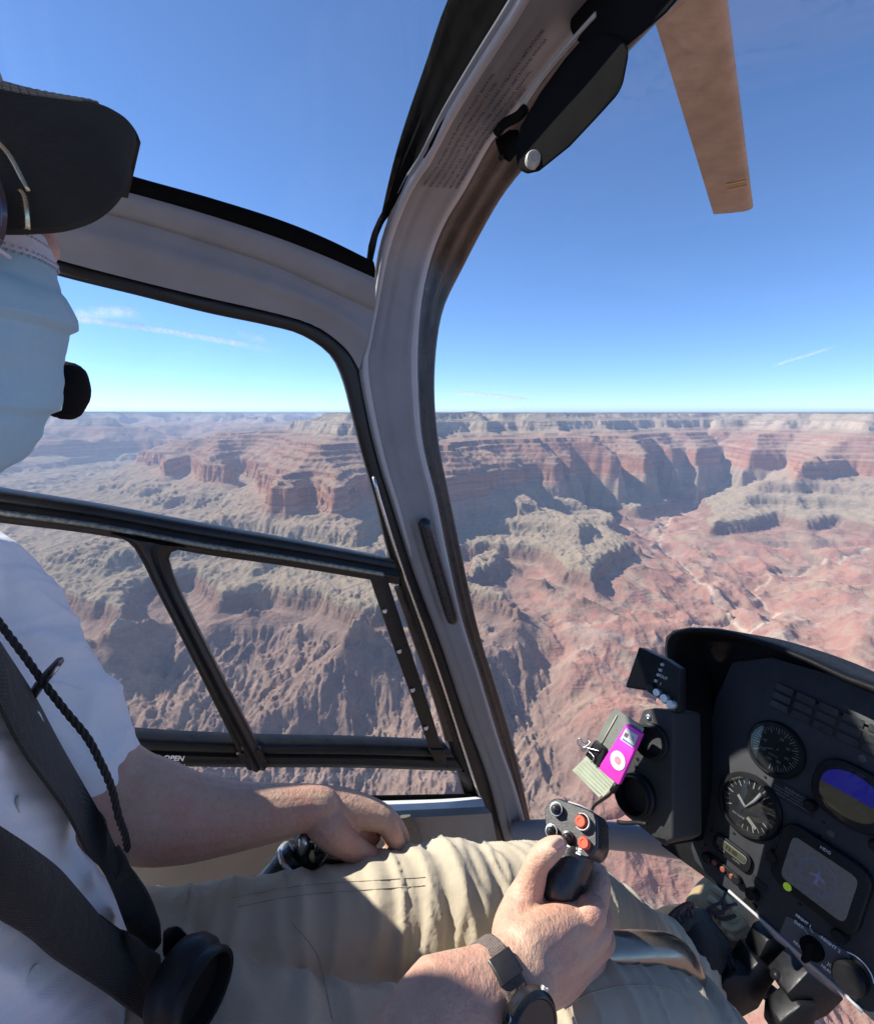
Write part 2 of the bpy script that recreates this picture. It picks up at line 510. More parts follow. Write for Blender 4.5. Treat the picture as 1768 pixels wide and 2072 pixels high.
    fb = np.stack([ib[:-1, :-1], ib[:-1, 1:], ib[1:, 1:], ib[1:, :-1]], -1).reshape(-1, 4)
    n0 = len(co) + len(cb)
    rim = np.concatenate([idx[0], ib[0][1:]])
    cz0 = np.array([[0, 0, float(Z[0].mean())]])
    co = np.concatenate([co, cb, cz0])
    ft = np.stack([rim, np.roll(rim, -1), np.full(len(rim), n0)], -1)
    fs = np.concatenate([fs, fb])
    nv, nq, n3 = len(co), len(fs), len(ft)
    me = bpy.data.meshes.new('canyon_terrain')
    me.vertices.add(nv)
    me.vertices.foreach_set('co', co.astype(np.float32).ravel())
    me.loops.add(nq * 4 + n3 * 3)
    me.loops.foreach_set('vertex_index', np.concatenate([fs.ravel(), ft.ravel()]).astype(np.int32))
    me.polygons.add(nq + n3)
    me.polygons.foreach_set('loop_start', np.concatenate([np.arange(nq) * 4, nq * 4 + np.arange(n3) * 3]).astype(np.int32))
    me.polygons.foreach_set('use_smooth', np.ones(nq + n3, bool))
    def attr(name, a, fill=0.0):
        at = me.attributes.new(name, 'FLOAT', 'POINT')
        v = np.full(nv, fill, np.float32); v[:a.size] = a.ravel()
        at.data.foreach_set('value', v)
    attr('red_shale', red)
    attr('wash', np.exp(-(wd / np.clip(RR / 300.0, 6, 12)) ** 2) * (Z < -930))
    attr('gully', np.clip((up(A) - np.log(RR[:, :] * dth) * 2 - 2.2) / 3.0, 0, 1))
    me.update(calc_edges=True)
    me.validate()
    return me

def terrain_material():
    m, nt, out = new_mat('canyon_rock')
    h = NT(nt)
    g = h.n('ShaderNodeNewGeometry')
    pos = g.outputs['Position']
    sep = h.n('ShaderNodeSeparateXYZ'); h.l(pos, sep.inputs[0])
    nsep = h.n('ShaderNodeSeparateXYZ'); h.l(g.outputs['Normal'], nsep.inputs[0])
    def at(nm):
        a = h.n('ShaderNodeAttribute'); a.attribute_name = nm; return a.outputs['Fac']
    big = h.noise(pos, 0.0012, 5, 0.55)
    mid = h.noise(pos, 0.012, 5, 0.6)
    fine = h.noise(pos, 0.07, 4, 0.65)
    # thin beds: noise stretched along the strata
    mp = h.n('ShaderNodeMapping'); mp.inputs['Scale'].default_value = (0.0025, 0.0025, 0.09); h.l(pos, mp.inputs[0])
    beds = h.noise(mp.outputs[0], 1.0, 4, 0.7)
    z = h.math('ADD', sep.outputs[2], h.math('MULTIPLY', h.math('SUBTRACT', mid, 0.5), 34.0))
    z = h.math('ADD', z, h.math('MULTIPLY', h.math('SUBTRACT', big, 0.5), 40.0))
    def q(zz): return (zz + 1500.0) / 1600.0
    stops = [(q(-1480), (0.20, 0.135, 0.11)), (q(-1250), (0.26, 0.175, 0.135)), (q(-1090), (0.30, 0.205, 0.155)),
             (q(-1070), (0.25, 0.155, 0.115)), (q(-992), (0.29, 0.185, 0.135)), (q(-985), (0.335, 0.27, 0.185)),
             (q(-900), (0.31, 0.255, 0.175)), (q(-800), (0.335, 0.265, 0.19)), (q(-720), (0.37, 0.28, 0.205)), (q(-695), (0.36, 0.235, 0.17)),
             (q(-670), (0.43, 0.215, 0.135)), (q(-540), (0.40, 0.19, 0.12)), (q(-515), (0.33, 0.165, 0.115)),
             (q(-440), (0.39, 0.20, 0.14)), (q(-350), (0.33, 0.155, 0.11)), (q(-290), (0.37, 0.185, 0.135)), (q(-235), (0.34, 0.175, 0.13)),
             (q(-218), (0.46, 0.36, 0.26)), (q(-110), (0.50, 0.42, 0.32)), (q(-90), (0.36, 0.30, 0.23)), (q(-55), (0.40, 0.34, 0.26)), (q(-15), (0.36, 0.31, 0.23)),
             (q(4), (0.10, 0.10, 0.065)), (q(60), (0.085, 0.09, 0.06))]
    col = h.ramp(h.maprange(z, -1500, 100), stops)
    col = h.mix(h.math('MULTIPLY', h.maprange(beds, 0.52, 0.75), 0.45), col, (0.22, 0.12, 0.09), 'MIX')
    col = h.mix(h.math('MULTIPLY', h.maprange(beds, 0.48, 0.28), 0.35), col, (0.50, 0.38, 0.28), 'MIX')
    mp2 = h.n('ShaderNodeMapping'); mp2.inputs['Scale'].default_value = (0.0009, 0.0009, 0.030); h.l(pos, mp2.inputs[0])
    beds2 = h.noise(mp2.outputs[0], 1.0, 3, 0.75)
    inwall = h.math('MULTIPLY', h.maprange(sep.outputs[2], -720, -680), h.maprange(sep.outputs[2], -6, -20))
    col = h.mix(h.math('MULTIPLY', h.math('MULTIPLY', h.maprange(beds2, 0.54, 0.64), 0.55), inwall), col, (0.17, 0.10, 0.08), 'MIX')
    col = h.mix(h.math('MULTIPLY', h.math('MULTIPLY', h.maprange(beds2, 0.46, 0.36), 0.55), inwall), col, (0.52, 0.40, 0.30), 'MIX')
    # talus and dust lie on the gentler ground of the upper walls
    flat = h.maprange(nsep.outputs[2], 0.72, 0.93, smooth=True)
    dust = h.mix(big, (0.36, 0.285, 0.195), (0.42, 0.325, 0.235))
    up_ = h.maprange(sep.outputs[2], -1000, -960)
    notop = h.maprange(sep.outputs[2], -30, -90)
    col = h.mix(h.math('MULTIPLY', h.math('MULTIPLY', h.math('MULTIPLY', flat, 0.62), up_), notop), col, dust)
    # red shale basin below the platform
    redv = h.noise(pos, 0.0034, 3, 0.5, 0.8)
    redc = h.ramp(redv, [(0.28, (0.38, 0.285, 0.20)), (0.40, (0.40, 0.275, 0.20)), (0.50, (0.40, 0.205, 0.155)), (0.56, (0.405, 0.235, 0.18)), (0.66, (0.42, 0.30, 0.235)), (0.78, (0.45, 0.36, 0.285))])
    low = h.maprange(h.math('ADD', sep.outputs[2], h.math('MULTIPLY', h.math('SUBTRACT', mid, 0.5), 60.0)), -1055, -1085)
    col = h.mix(h.math('MULTIPLY', low, at('red_shale')), col, redc)
    # dark schist streaks and pink granite on the other side of the gorge
    sch = h.math('MULTIPLY', low, h.math('SUBTRACT', 1.0, at('red_shale')))
    schc = h.ramp(h.noise(pos, 0.008, 6, 0.65, 0.8), [(0.3, (0.20, 0.145, 0.125)), (0.48, (0.30, 0.205, 0.16)), (0.62, (0.36, 0.245, 0.19)), (0.75, (0.40, 0.30, 0.235))])
    col = h.mix(h.math('MULTIPLY', sch, 0.85), col, schc)
    # scrub speckle
    vo = h.n('ShaderNodeTexVoronoi'); vo.inputs['Scale'].default_value = 0.085; h.l(pos, vo.inputs['Vector'])
    dots = h.math('MULTIPLY', h.maprange(vo.outputs['Distance'], 0.32, 0.18), h.maprange(h.noise(pos, 0.004, 3), 0.42, 0.62))
    col = h.mix(h.math('MULTIPLY', dots, 0.65), col, (0.12, 0.115, 0.07))
    col = h.mix(h.math('MULTIPLY', at('gully'), 0.35), col, (0.42, 0.33, 0.25))
    col = h.mix(h.math('MULTIPLY', at('wash'), h.maprange(mid, 0.25, 0.5)), col, (0.60, 0.49, 0.38))
    col = h.mix(h.maprange(fine, 0.3, 0.75, 0.0, 0.35), col, h.mix(1.0, col, (0.62, 0.6, 0.58), 'MULTIPLY'))
    col = h.mix(1.0, col, (0.84, 0.84, 0.84), 'MULTIPLY')
    b = h.n('ShaderNodeBsdfDiffuse')
    h.l(col, b.inputs[0])
    b.inputs[1].default_value = 0.4
    hgt = h.math('ADD', h.math('MULTIPLY', mid, 1.0), h.math('MULTIPLY', fine, 0.35))
    hgt = h.math('ADD', hgt, h.math('MULTIPLY', beds, 0.5))
    h.l(h.bump(hgt, 0.8, 16.0), b.inputs['Normal'])
    h.l(b.outputs[0], out.inputs['Surface'])
    return m

canyon = link('canyon_terrain', terrain(), terrain_material())
tag(canyon, kind='structure')

# the air of the canyon
def haze_box():
    bm = bmesh.new()
    bmesh.ops.create_cube(bm, size=1.0)
    for v in bm.verts:
        v.co = Vector((v.co.x * 130000.0, v.co.y * 130000.0, -1700.0 if v.co.z < 0 else 150.0))
    m, nt, out = new_mat('canyon_air')
    h = NT(nt)
    v = h.n('ShaderNodeVolumePrincipled')
    v.inputs['Color'].default_value = (0.50, 0.68, 1.0, 1)
    v.inputs['Density'].default_value = 3.7e-5
    v.inputs['Anisotropy'].default_value = 0.1
    h.l(v.outputs[0], out.inputs['Volume'])
    o = from_bm('haze', bm, m)
    tag(o, kind='stuff')
haze_box()

# thin contrails and a wisp of cirrus, high above the haze
def contrail(pts, dist, width, label, seed, dens):
    n, m_ = 60, 9
    q = cat_rom_([(u, v) for u, v in pts], n)
    vs, fs, al = [], [], []
    for i, (u, v) in enumerate(q):
        c = ray(u, v) * dist
        t = ray(*q[min(n - 1, i + 1)]) - ray(*q[max(0, i - 1)])
        sd = Vector((0, 1, 0)).cross(t).normalized()
        for j in range(m_):
            s = j / (m_ - 1) * 2 - 1
            vs.append(c + sd * (width * s) + Vector((0, width * 0.8 * s, 0)) + Vector((0, -width * 0.5 * (1 - s * s), 0)))
            al.append((1 - s * s) ** 1.5 * min(1.0, 8 * i / n, 5 * (n - 1 - i) / n))
    fs = [(i * m_ + j, i * m_ + j + 1, (i + 1) * m_ + j + 1, (i + 1) * m_ + j) for i in range(n - 1) for j in range(m_ - 1)]
    me = bpy.data.meshes.new('contrail'); me.from_pydata([tuple(v) for v in vs], [], fs)
    at = me.attributes.new('veil', 'FLOAT', 'POINT'); at.data.foreach_set('value', np.array(al, np.float32))
    m, nt, out = new_mat('ice_cloud'); h = NT(nt)
    a = h.n('ShaderNodeAttribute'); a.attribute_name = 'veil'
    nz = h.noise(h.pos(), 1.0 / (width * 1.6), 5, 0.65)
    al_ = h.math('MULTIPLY', h.math('MULTIPLY', a.outputs['Fac'], h.maprange(nz, 0.25, 0.7)), dens)
    d = h.n('ShaderNodeBsdfDiffuse'); d.inputs[0].default_value = (0.85, 0.85, 0.85, 1)
    tl = h.n('ShaderNodeBsdfTranslucent'); tl.inputs[0].default_value = (0.85, 0.85, 0.85, 1)
    ad = h.n('ShaderNodeMixShader'); h.l(d.outputs[0], ad.inputs[1]); h.l(tl.outputs[0], ad.inputs[2])
    tr = h.n('ShaderNodeBsdfTransparent'); mx = h.n('ShaderNodeMixShader')
    h.l(al_, mx.inputs[0]); h.l(tr.outputs[0], mx.inputs[1]); h.l(ad.outputs[0], mx.inputs[2]); h.l(mx.outputs[0], out.inputs['Surface'])
    o = link('contrail', me, m, None, True)
    tag(o, label, 'contrail', 'thin contrails and cirrus in the sky')
def cat_rom_(p, n):
    p = np.array(p, float); s = np.concatenate([[0], np.cumsum(np.linalg.norm(np.diff(p, axis=0), axis=1))]); q = np.linspace(0, s[-1], n)
    return np.stack([np.interp(q, s, p[:, 0]), np.interp(q, s, p[:, 1])], 1)
contrail([(90, 640), (200, 650), (330, 668), (470, 692), (570, 712)], 42000, 330, 'long white contrail seen through the door window above the far rim', 1, 0.85)
contrail([(150, 640), (200, 632), (250, 630), (300, 640)], 42000, 620, 'small white wisp above the long contrail in the door window', 2, 0.6)
contrail([(915, 795), (960, 797), (1010, 802), (1080, 811)], 60000, 330, 'short white contrail just above the canyon rim beside the window post', 3, 0.9)
contrail([(480, 672), (510, 682), (545, 690)], 45000, 500, 'faint wisp near the right end of the long contrail', 4, 0.4)
contrail([(1560, 740), (1620, 722), (1690, 700)], 50000, 230, 'faint diagonal contrail over the right hand rim', 5, 0.45)
# ================================================================== geometry helpers
def cat_rom(pts, n):
    """smooth resampling of a polyline of tuples, even in arc length of the first two entries"""
    p = np.array(pts, float)
    if len(p) == 2:
        t = np.linspace(0, 1, n)[:, None]
        return p[0] * (1 - t) + p[1] * t
    ext = np.vstack([2 * p[0] - p[1], p, 2 * p[-1] - p[-2]])
    out = []
    for i in range(1, len(ext) - 2):
        p0, p1, p2, p3 = ext[i - 1:i + 3]
        for t in np.linspace(0, 1, 16, endpoint=False):
            out.append(0.5 * ((2 * p1) + (-p0 + p2) * t + (2 * p0 - 5 * p1 + 4 * p2 - p3) * t * t + (-p0 + 3 * p1 - 3 * p2 + p3) * t ** 3))
    out.append(p[-1])
    out = np.array(out)
    seg = np.linalg.norm(np.diff(out[:, :min(3, out.shape[1])], axis=0), axis=1)
    s = np.concatenate([[0], np.cumsum(seg)])
    q = np.linspace(0, s[-1], n)
    return np.stack([np.interp(q, s, out[:, k]) for k in range(out.shape[1])], 1)

def dL(u, v, l): return l / L.dot(ray(u, v))
def dF(u, v, f): return f / F.dot(ray(u, v))

def onL(pts, l): return [P(u, v, dL(u, v, l)) for u, v in pts]
def onF(pts, f): return [P(u, v, dF(u, v, f)) for u, v in pts]

def band(name, A, B, mat, parent, n=40, m=9, thick=0.02, crown=0.006, power=0.5, profile=None, lift=0.0, taper=None):
    """a solid strip between two 3-D edge curves, crowned towards the cabin"""
    a = cat_rom([tuple(p) for p in A], n); b = cat_rom([tuple(p) for p in B], n)
    vs, fs = [], []
    tan = np.gradient((a + b) / 2, axis=0)
    w = b - a
    nrm = np.cross(tan, w); nrm /= np.linalg.norm(nrm, axis=1)[:, None]
    mid = (a + b) / 2
    sgn = np.sign((nrm * mid).sum(1)); sgn[sgn == 0] = 1
    if (sgn.sum()) < 0: nrm = -nrm          # nrm now points away from the camera side
    row = m + 2
    for i in range(n):
        for j in range(m):
            s = j / (m - 1)
            hh = profile(s) if profile else crown * (max(0.0, 4 * s * (1 - s))) ** power
            vs.append(a[i] + w[i] * s - nrm[i] * ((hh + lift) * (taper(i / (n - 1)) if taper else 1.0)))
        vs.append(b[i] + nrm[i] * thick); vs.append(a[i] + nrm[i] * thick)
    for i in range(n - 1):
        for j in range(row):
            k = (j + 1) % row
            fs.append((i * row + j, i * row + k, (i + 1) * row + k, (i + 1) * row + j))
    fs.append(tuple(range(row))[::-1]); fs.append(tuple((n - 1) * row + j for j in range(row)))
    bm = bmesh.new()
    V = [bm.verts.new(tuple(v)) for v in vs]
    for f in fs:
        try: bm.faces.new([V[i] for i in f])
        except ValueError: pass
    o = from_bm(name, bm, mat, parent)
    shade_by_angle(o, 38)
    return o

def loft(name, path, radii, mat, parent, seg=16, n=None, ell=None, up=(0, 0, 1), caps=True, smooth=True):
    """tube along a path; radii per point; ell = (a, b) factors or list"""
    bm = bmesh.new()
    loft_bm(bm, path, radii, seg, n, ell, up, caps)
    return from_bm(name, bm, mat, parent, smooth=smooth)

def loft_bm(bm, path, radii, seg=16, n=None, ell=None, up=(0, 0, 1), caps=True, round_caps=False):
    if not hasattr(radii, '__len__'): radii = [radii] * len(path)
    e = ell if ell is not None else (1.0, 1.0)
    es = e if hasattr(e[0], '__len__') else [e] * len(path)
    rows = [tuple(p) + (r,) + tuple(q) for p, r, q in zip(path, radii, es)]
    if n: rows = cat_rom(rows, n)
    rows = np.array(rows)
    pts = rows[:, :3]
    tan = np.gradient(pts, axis=0); tan /= np.maximum(1e-9, np.linalg.norm(tan, axis=1))[:, None]
    x = np.array(up, float)
    rings = []
    prev = None
    for i in range(len(rows)):
        t = tan[i]
        x = x - t * np.dot(x, t)
        if np.linalg.norm(x) < 1e-6: x = np.cross(t, (0.3, 0.9, 0.1))
        x = x / np.linalg.norm(x)
        yv = np.cross(t, x)
        r, ea, eb = rows[i, 3:6]
        rings.append([bm.verts.new(tuple(pts[i] + r * (ea * math.cos(2 * math.pi * k / seg) * x + eb * math.sin(2 * math.pi * k / seg) * yv))) for k in range(seg)])
    for a, b in zip(rings[:-1], rings[1:]):
        for k in range(seg):
            bm.faces.new((a[k], a[(k + 1) % seg], b[(k + 1) % seg], b[k]))
    if caps:
        bm.faces.new(rings[0][::-1]); bm.faces.new(rings[-1])
    return rings

def slab(name, pts, nrm, thick, mat, parent, bevel=0.002, seg=2):
    """a polygon given in 3-D, extruded by thick along nrm and rounded"""
    bm = bmesh.new()
    a = [bm.verts.new(tuple(p)) for p in pts]
    b = [bm.verts.new(tuple(Vector(p) + Vector(nrm) * thick)) for p in pts]
    bm.faces.new(a); bm.faces.new(b[::-1])
    k = len(pts)
    for i in range(k):
        bm.faces.new((a[i], b[i], b[(i + 1) % k], a[(i + 1) % k]))
    bmesh.ops.recalc_face_normals(bm, faces=bm.faces)
    o = from_bm(name, bm, mat, parent, bevel=bevel, seg=seg)
    shade_by_angle(o, 40)
    return o

def round_poly(pts, r, k=5):
    """2-D or 3-D polygon with its corners rounded by r"""
    out = []
    n = len(pts)
    pts = [Vector(p) for p in pts]
    for i in range(n):
        p0, p1, p2 = pts[i - 1], pts[i], pts[(i + 1) % n]
        a = (p0 - p1); b = (p2 - p1)
        rr = min(r, a.length * 0.45, b.length * 0.45)
        s, e = p1 + a.normalized() * rr, p1 + b.normalized() * rr
        for j in range(k + 1):
            t = j / k
            out.append(s * (1 - t) ** 2 + p1 * 2 * t * (1 - t) + e * t * t)
    return out

class Frame:
    """origin and axes: x right, y up, z towards the viewer"""
    def __init__(s, o, x, y):
        s.o = Vector(o); s.x = Vector(x).normalized(); y = Vector(y)
        s.y = (y - s.x * y.dot(s.x)).normalized(); s.z = s.x.cross(s.y)
    def __call__(s, a, b, c=0.0): return s.o + s.x * a + s.y * b + s.z * c
    def mat(s): 
        m = Matrix.Identity(4)
        for i in range(3): m[i][0], m[i][1], m[i][2], m[i][3] = s.x[i], s.y[i], s.z[i], s.o[i]
        return m

def disc_bm(bm, fr, r, z0, z1, seg=40, rx=None, r1=None, center=(0, 0)):
    """a short cylinder standing on the frame's plane"""
    rx = rx or r; r1 = r if r1 is None else r1
    cx, cy = center
    lo = [bm.verts.new(fr(cx + rx * math.cos(2 * math.pi * k / seg), cy + r * math.sin(2 * math.pi * k / seg), z0)) for k in range(seg)]
    hi = [bm.verts.new(fr(cx + rx * r1 / r * math.cos(2 * math.pi * k / seg), cy + r1 * math.sin(2 * math.pi * k / seg), z1)) for k in range(seg)]
    for k in range(seg): bm.faces.new((lo[k], lo[(k + 1) % seg], hi[(k + 1) % seg], hi[k]))
    bm.faces.new(lo[::-1]); bm.faces.new(hi)

def lathe(name, fr, prof, mat, parent, seg=40, center=(0, 0)):
    """profile of (radius, height) turned about the frame's z"""
    bm = bmesh.new()
    lathe_bm(bm, fr, prof, seg, center)
    o = from_bm(name, bm, mat, parent)
    shade_by_angle(o, 35)
    return o

def lathe_bm(bm, fr, prof, seg=40, center=(0, 0)):
    rings = []
    for r, z in prof:
        if r < 1e-6: rings.append([bm.verts.new(fr(center[0], center[1], z))])
        else: rings.append([bm.verts.new(fr(center[0] + r * math.cos(2 * math.pi * k / seg), center[1] + r * math.sin(2 * math.pi * k / seg), z)) for k in range(seg)])
    for a, b in zip(rings[:-1], rings[1:]):
        for k in range(seg):
            q = (k + 1) % seg
            if len(a) == 1 and len(b) == 1: continue
            if len(a) == 1: bm.faces.new((a[0], b[q], b[k]))
            elif len(b) == 1: bm.faces.new((a[k], a[q], b[0]))
            else: bm.faces.new((a[k], a[q], b[q], b[k]))

def text(name, body, fr, size, mat, parent, align='CENTER', z=0.0006, space=1.0, line=1.0, bold=0.0):
    c = bpy.data.curves.new(name, 'FONT')
    c.body = body; c.size = size; c.align_x = align; c.align_y = 'CENTER'
    c.extrude = 0.0002; c.space_character = space; c.space_line = line; c.offset = bold; c.resolution_u = 2
    t = bpy.data.objects.new(name + '_curve', c)
    COL.objects.link(t)
    dg = bpy.context.evaluated_depsgraph_get()
    me = bpy.data.meshes.new_from_object(t.evaluated_get(dg))
    bpy.data.objects.remove(t, do_unlink=True)
    me.name = name
    f2 = Frame(fr(0, 0, z), fr.x, fr.y)
    me.transform(f2.mat())
    me.materials.clear()
    return link(name, me, mat, parent)

# ------------------------------------------------------------------ materials of the machine
M_TRIM = plain('grey_trim_paint', (0.225, 0.228, 0.235), 0.6, var=0.10, scale=11, bump=0.12, bscale=900)
M_TRIMD = plain('dark_grey_panel', (0.20, 0.20, 0.185), 0.6, var=0.08, scale=14, bump=0.15, bscale=700)
M_SEAL = plain('black_rubber_seal', (0.007, 0.007, 0.007), 0.9, var=0.2, scale=40, bump=0.05, bscale=500, spec=0.0)
M_SEALB = plain('worn_brown_black_seal', (0.035, 0.026, 0.02), 0.35, var=0.6, scale=25, bump=0.3, bscale=220)
M_BLACK = plain('black_plastic', (0.010, 0.010, 0.011), 0.42, var=0.25, scale=30, bump=0.1, bscale=900, spec=0.25)
M_FRAME = plain('black_frame_paint', (0.014, 0.0135, 0.013), 0.36, var=0.3, scale=22, bump=0.06, bscale=300, spec=0.35)
M_WORN = plain('worn_bare_edge', (0.22, 0.24, 0.21), 0.35, metal=0.6, var=0.6, scale=160, bump=0.5, bscale=420)
M_CHROME = plain('bare_aluminium', (0.62, 0.62, 0.6), 0.28, metal=1.0, var=0.1, scale=80)
M_LEDGE = plain('white_sill_paint', (0.72, 0.73, 0.72), 0.4, var=0.06, scale=20)
M_LIP = plain('pale_trim_edge', (0.40, 0.395, 0.40), 0.5, var=0.06, scale=14)
M_WHITE = plain('white_lettering', (0.75, 0.75, 0.72), 0.6, var=0.1, scale=300)
M_DARKINK = plain('grey_lettering', (0.05, 0.048, 0.046), 0.7, var=0.1, scale=300)
M_VISOR = plain('dark_grey_visor', (0.012, 0.012, 0.012), 0.9, var=0.1, scale=30, bump=0.0, bscale=700, spec=0.0)
M_BLADE = plain('tan_rotor_blade', (0.36, 0.27, 0.20), 0.6, var=0.2, scale=6)
M_YELLOW = plain('yellow_blade_line', (0.55, 0.36, 0.08), 0.6, var=0.1)
M_SHADE_ROOF = plain('shade_roof_grey', (0.62, 0.61, 0.59), 0.85, var=0.08, scale=12, bump=0.2, bscale=500)

def glass_mat(name, tint=(0.97, 0.985, 0.99), refl=0.5, haze=0.01, cap=0.5):
    m, nt, out = new_mat(name)
    h = NT(nt)
    tr = h.n('ShaderNodeBsdfTransparent'); tr.inputs[0].default_value = (*tint, 1)
    gl = h.n('ShaderNodeBsdfGlossy'); gl.inputs['Roughness'].default_value = 0.02; gl.inputs[0].default_value = (1, 1, 1, 1)
    fr = h.n('ShaderNodeFresnel'); fr.inputs[0].default_value = 1.35
    mx = h.n('ShaderNodeMixShader')
    h.l(h.math('MINIMUM', h.math('MULTIPLY', fr.outputs[0], refl), cap), mx.inputs[0])
    h.l(tr.outputs[0], mx.inputs[1]); h.l(gl.outputs[0], mx.inputs[2])
    df = h.n('ShaderNodeBsdfDiffuse'); df.inputs[0].default_value = (0.8, 0.82, 0.85, 1)
    m2 = h.n('ShaderNodeMixShader')
    nz_ = h.noise(h.obj(), 5.0, 4, 0.6, 0.6)
    h.l(h.math('MULTIPLY', h.maprange(nz_, 0.45, 0.8), haze), m2.inputs[0])
    h.l(mx.outputs[0], m2.inputs[1]); h.l(df.outputs[0], m2.inputs[2])
    h.l(m2.outputs[0], out.inputs['Surface'])
    return m
M_GLASS = glass_mat('window_acrylic', refl=0.8, haze=0.07)

# ================================================================== the helicopter
heli = thing('helicopter', 'grey helicopter cabin with black framed windows that surrounds the pilot', 'helicopter', tuple(H(0.4, 0.85, -1.0)))

# centre post and roof bow: edge curves traced upward from the sill
TL = [H(0.33, -0.20, 0.575), H(0.33, 0.10, 0.56)] + onF([(1120,-160),(1031,0),(960,115),(895,225),(850,315),(820,361),(790,430),(768,500),(757,560)], 0.33) + onL([(748,625),(735,690),(726,745),(745,850),(770,950),(789,1010),(834,1150),(890,1300),(939,1447),(985,1570),(1023,1710),(1050,1800)], 0.89)
TR = [H(0.44, -0.20, 0.545), H(0.44, 0.06, 0.53)] + onF([(1330,-110),(1209,21),(1141,89),(1056,200),(992,275),(938,378),(900,440),(872,510)], 0.44) + onL([(853,600),(844,700),(845,800),(854,900),(881,1010),(904,1125),(932,1248),(967,1360),(1009,1500),(1040,1590),(1068,1690),(1092,1780)], 0.885)
def trim_prof(s):
    return 0.012 * (max(0.0, 4 * s * (1 - s))) ** 0.35 + 0.004 * math.exp(-((s - 0.80) / 0.06) ** 2) - 0.003 * math.exp(-((s - 0.32) / 0.05) ** 2)
post = band('window_post', TL, TR, M_TRIM, heli, n=140, m=25, thick=0.002, profile=trim_prof)
def mid_curve(A, B, s, n=60):
    a = cat_rom([tuple(p) for p in A], n); b = cat_rom([tuple(p) for p in B], n)
    return a + (b - a) * s
# rolled lip on the skylight side, painted pale as if sunlit; lighter inner edge
aa = mid_curve(TL, TR, 0.03, 140)[:92]; bb = mid_curve(TL, TR, 0.13, 140)[:92]
band('post_lip', aa, bb, M_LIP, post, n=60, m=7, thick=-0.003, crown=0.004, lift=0.008, taper=lambda t: min(1.0, 6 * (1 - t) + 0.3))
aa = mid_curve(TL, TR, 0.80, 140)[42:]; bb = mid_curve(TL, TR, 0.985, 140)[42:]
band('post_lip', aa, bb, M_LIP, post, n=70, m=7, thick=0.003, crown=0.005, lift=0.007)
# seals either side
SL = [H(0.315, -0.20, 0.59), H(0.315, 0.14, 0.58)] + onF([(985,-150),(905,0),(860,130),(822,240),(795,330),(772,430),(754,515),(746,552)], 0.315)
SLb = [H(0.325, -0.20, 0.575), H(0.325, 0.10, 0.56)] + onF([(1115,-160),(1028,0),(957,115),(893,225),(848,315),(818,361),(788,430),(766,500),(757,556)], 0.325)
band('skylight_seal', SL, SLb, M_SEAL, heli, n=60, m=9, thick=0.012, profile=lambda s: 0.004 * math.sin(s * 9.0) ** 2 - 0.012 * s)
WS = [H(0.53, -0.20, 0.50), H(0.53, 0.03, 0.485)] + onF([(1560,-130),(1405,-5),(1274,121),(1150,250),(1041,378),(990,455),(950,530)], 0.53) + onL([(908,615),(891,700),(887,800),(896,900),(918,1010),(936,1097),(974,1272),(1009,1388),(1051,1535),(1085,1690),(1108,1780)], 0.905)
WA = mid_curve(TL, TR, 0.97, 140)
band('windshield_seal', WA, WS, M_SEALB, heli, n=120, m=13, thick=0.018, profile=lambda s: 0.003 * math.sin(s * 16.0) - 0.010 * s)
# recessed grab slot in the post
g0, g1 = P(858, 1056, dL(858, 1056, 0.86)), P(917, 1256, dL(917, 1256, 0.86))
loft('grab_handle', [g0 + (g0 - g1) * 0.03, g0, g0 * 0.75 + g1 * 0.25, g0 * 0.5 + g1 * 0.5, g0 * 0.25 + g1 * 0.75, g1, g1 + (g1 - g0) * 0.03], [0.005, 0.0125, 0.014, 0.014, 0.014, 0.0125, 0.005], plain('blue_black_handle', (0.012, 0.014, 0.022), 0.3), post, seg=16, n=30, ell=(1.0, 1.0))

# roof rail above the door
RA = onL([(-160,205),(-40,252),(100,300),(260,353),(420,398),(560,442),(660,482),(756,529)], 0.845)
RB = onL([(-160,285),(-40,330),(100,352),(260,389),(420,434),(560,480),(660,519),(758,562)], 0.85)
RC = onL([(-160,340),(-40,385),(100,405),(260,444),(420,492),(560,540),(660,585),(757,629)], 0.87)
RD = onL([(-160,440),(-40,474),(110,523),(280,568),(420,602),(560,634),(640,660),(700,705),(727,748)], 0.885)
band('skylight_seal', RA, RB, M_SEAL, heli, n=40, m=9, thick=0.02, profile=lambda s: 0.006 * math.sin(s * math.pi))
rail = band('roof_rail', RB, RC, M_TRIM, heli, n=40, m=9, thick=0.02, crown=0.008)
band('rail_fairing', RC, RD, M_TRIM, rail, n=40, m=13, thick=0.015, profile=lambda s: 0.004 * math.sin(s * math.pi) + 0.006 * math.exp(-((s - 0.45) / 0.16) ** 2))

# door: frame, rails, posts, windows
DA = onL([(-160,440),(-40,474),(110,523),(280,568),(420,602),(560,634),(640,660),(700,705),(727,748),(745,850),(770,950),(789,1010),(834,1150),(890,1300),(939,1447),(985,1570),(1023,1712)], 0.893)
DB = onL([(-160,472),(-40,507),(112,556),(280,598),(420,633),(540,658),(612,678),(668,716),(694,766),(712,835),(735,925),(760,1010),(789,1125),(835,1260),(880,1412),(930,1575),(968,1712)], 0.897)
door = band('door_frame', DA, DB, M_FRAME, heli, n=100, m=9, thick=0.014, crown=0.006)
loft('edge_strip', onL([(756,965),(768,1010),(790,1080),(813,1150),(848,1248),(890,1370),(932,1500),(980,1645)], 0.882), 0.0035, M_CHROME, door, seg=8, n=40)
MA = onL([(-160,966),(0,993),(200,1025),(400,1062),(600,1097),(797,1134)], 0.885)
MB_ = onL([(-160,1036),(0,1058),(200,1083),(400,1120),(600,1149),(806,1183)], 0.885)
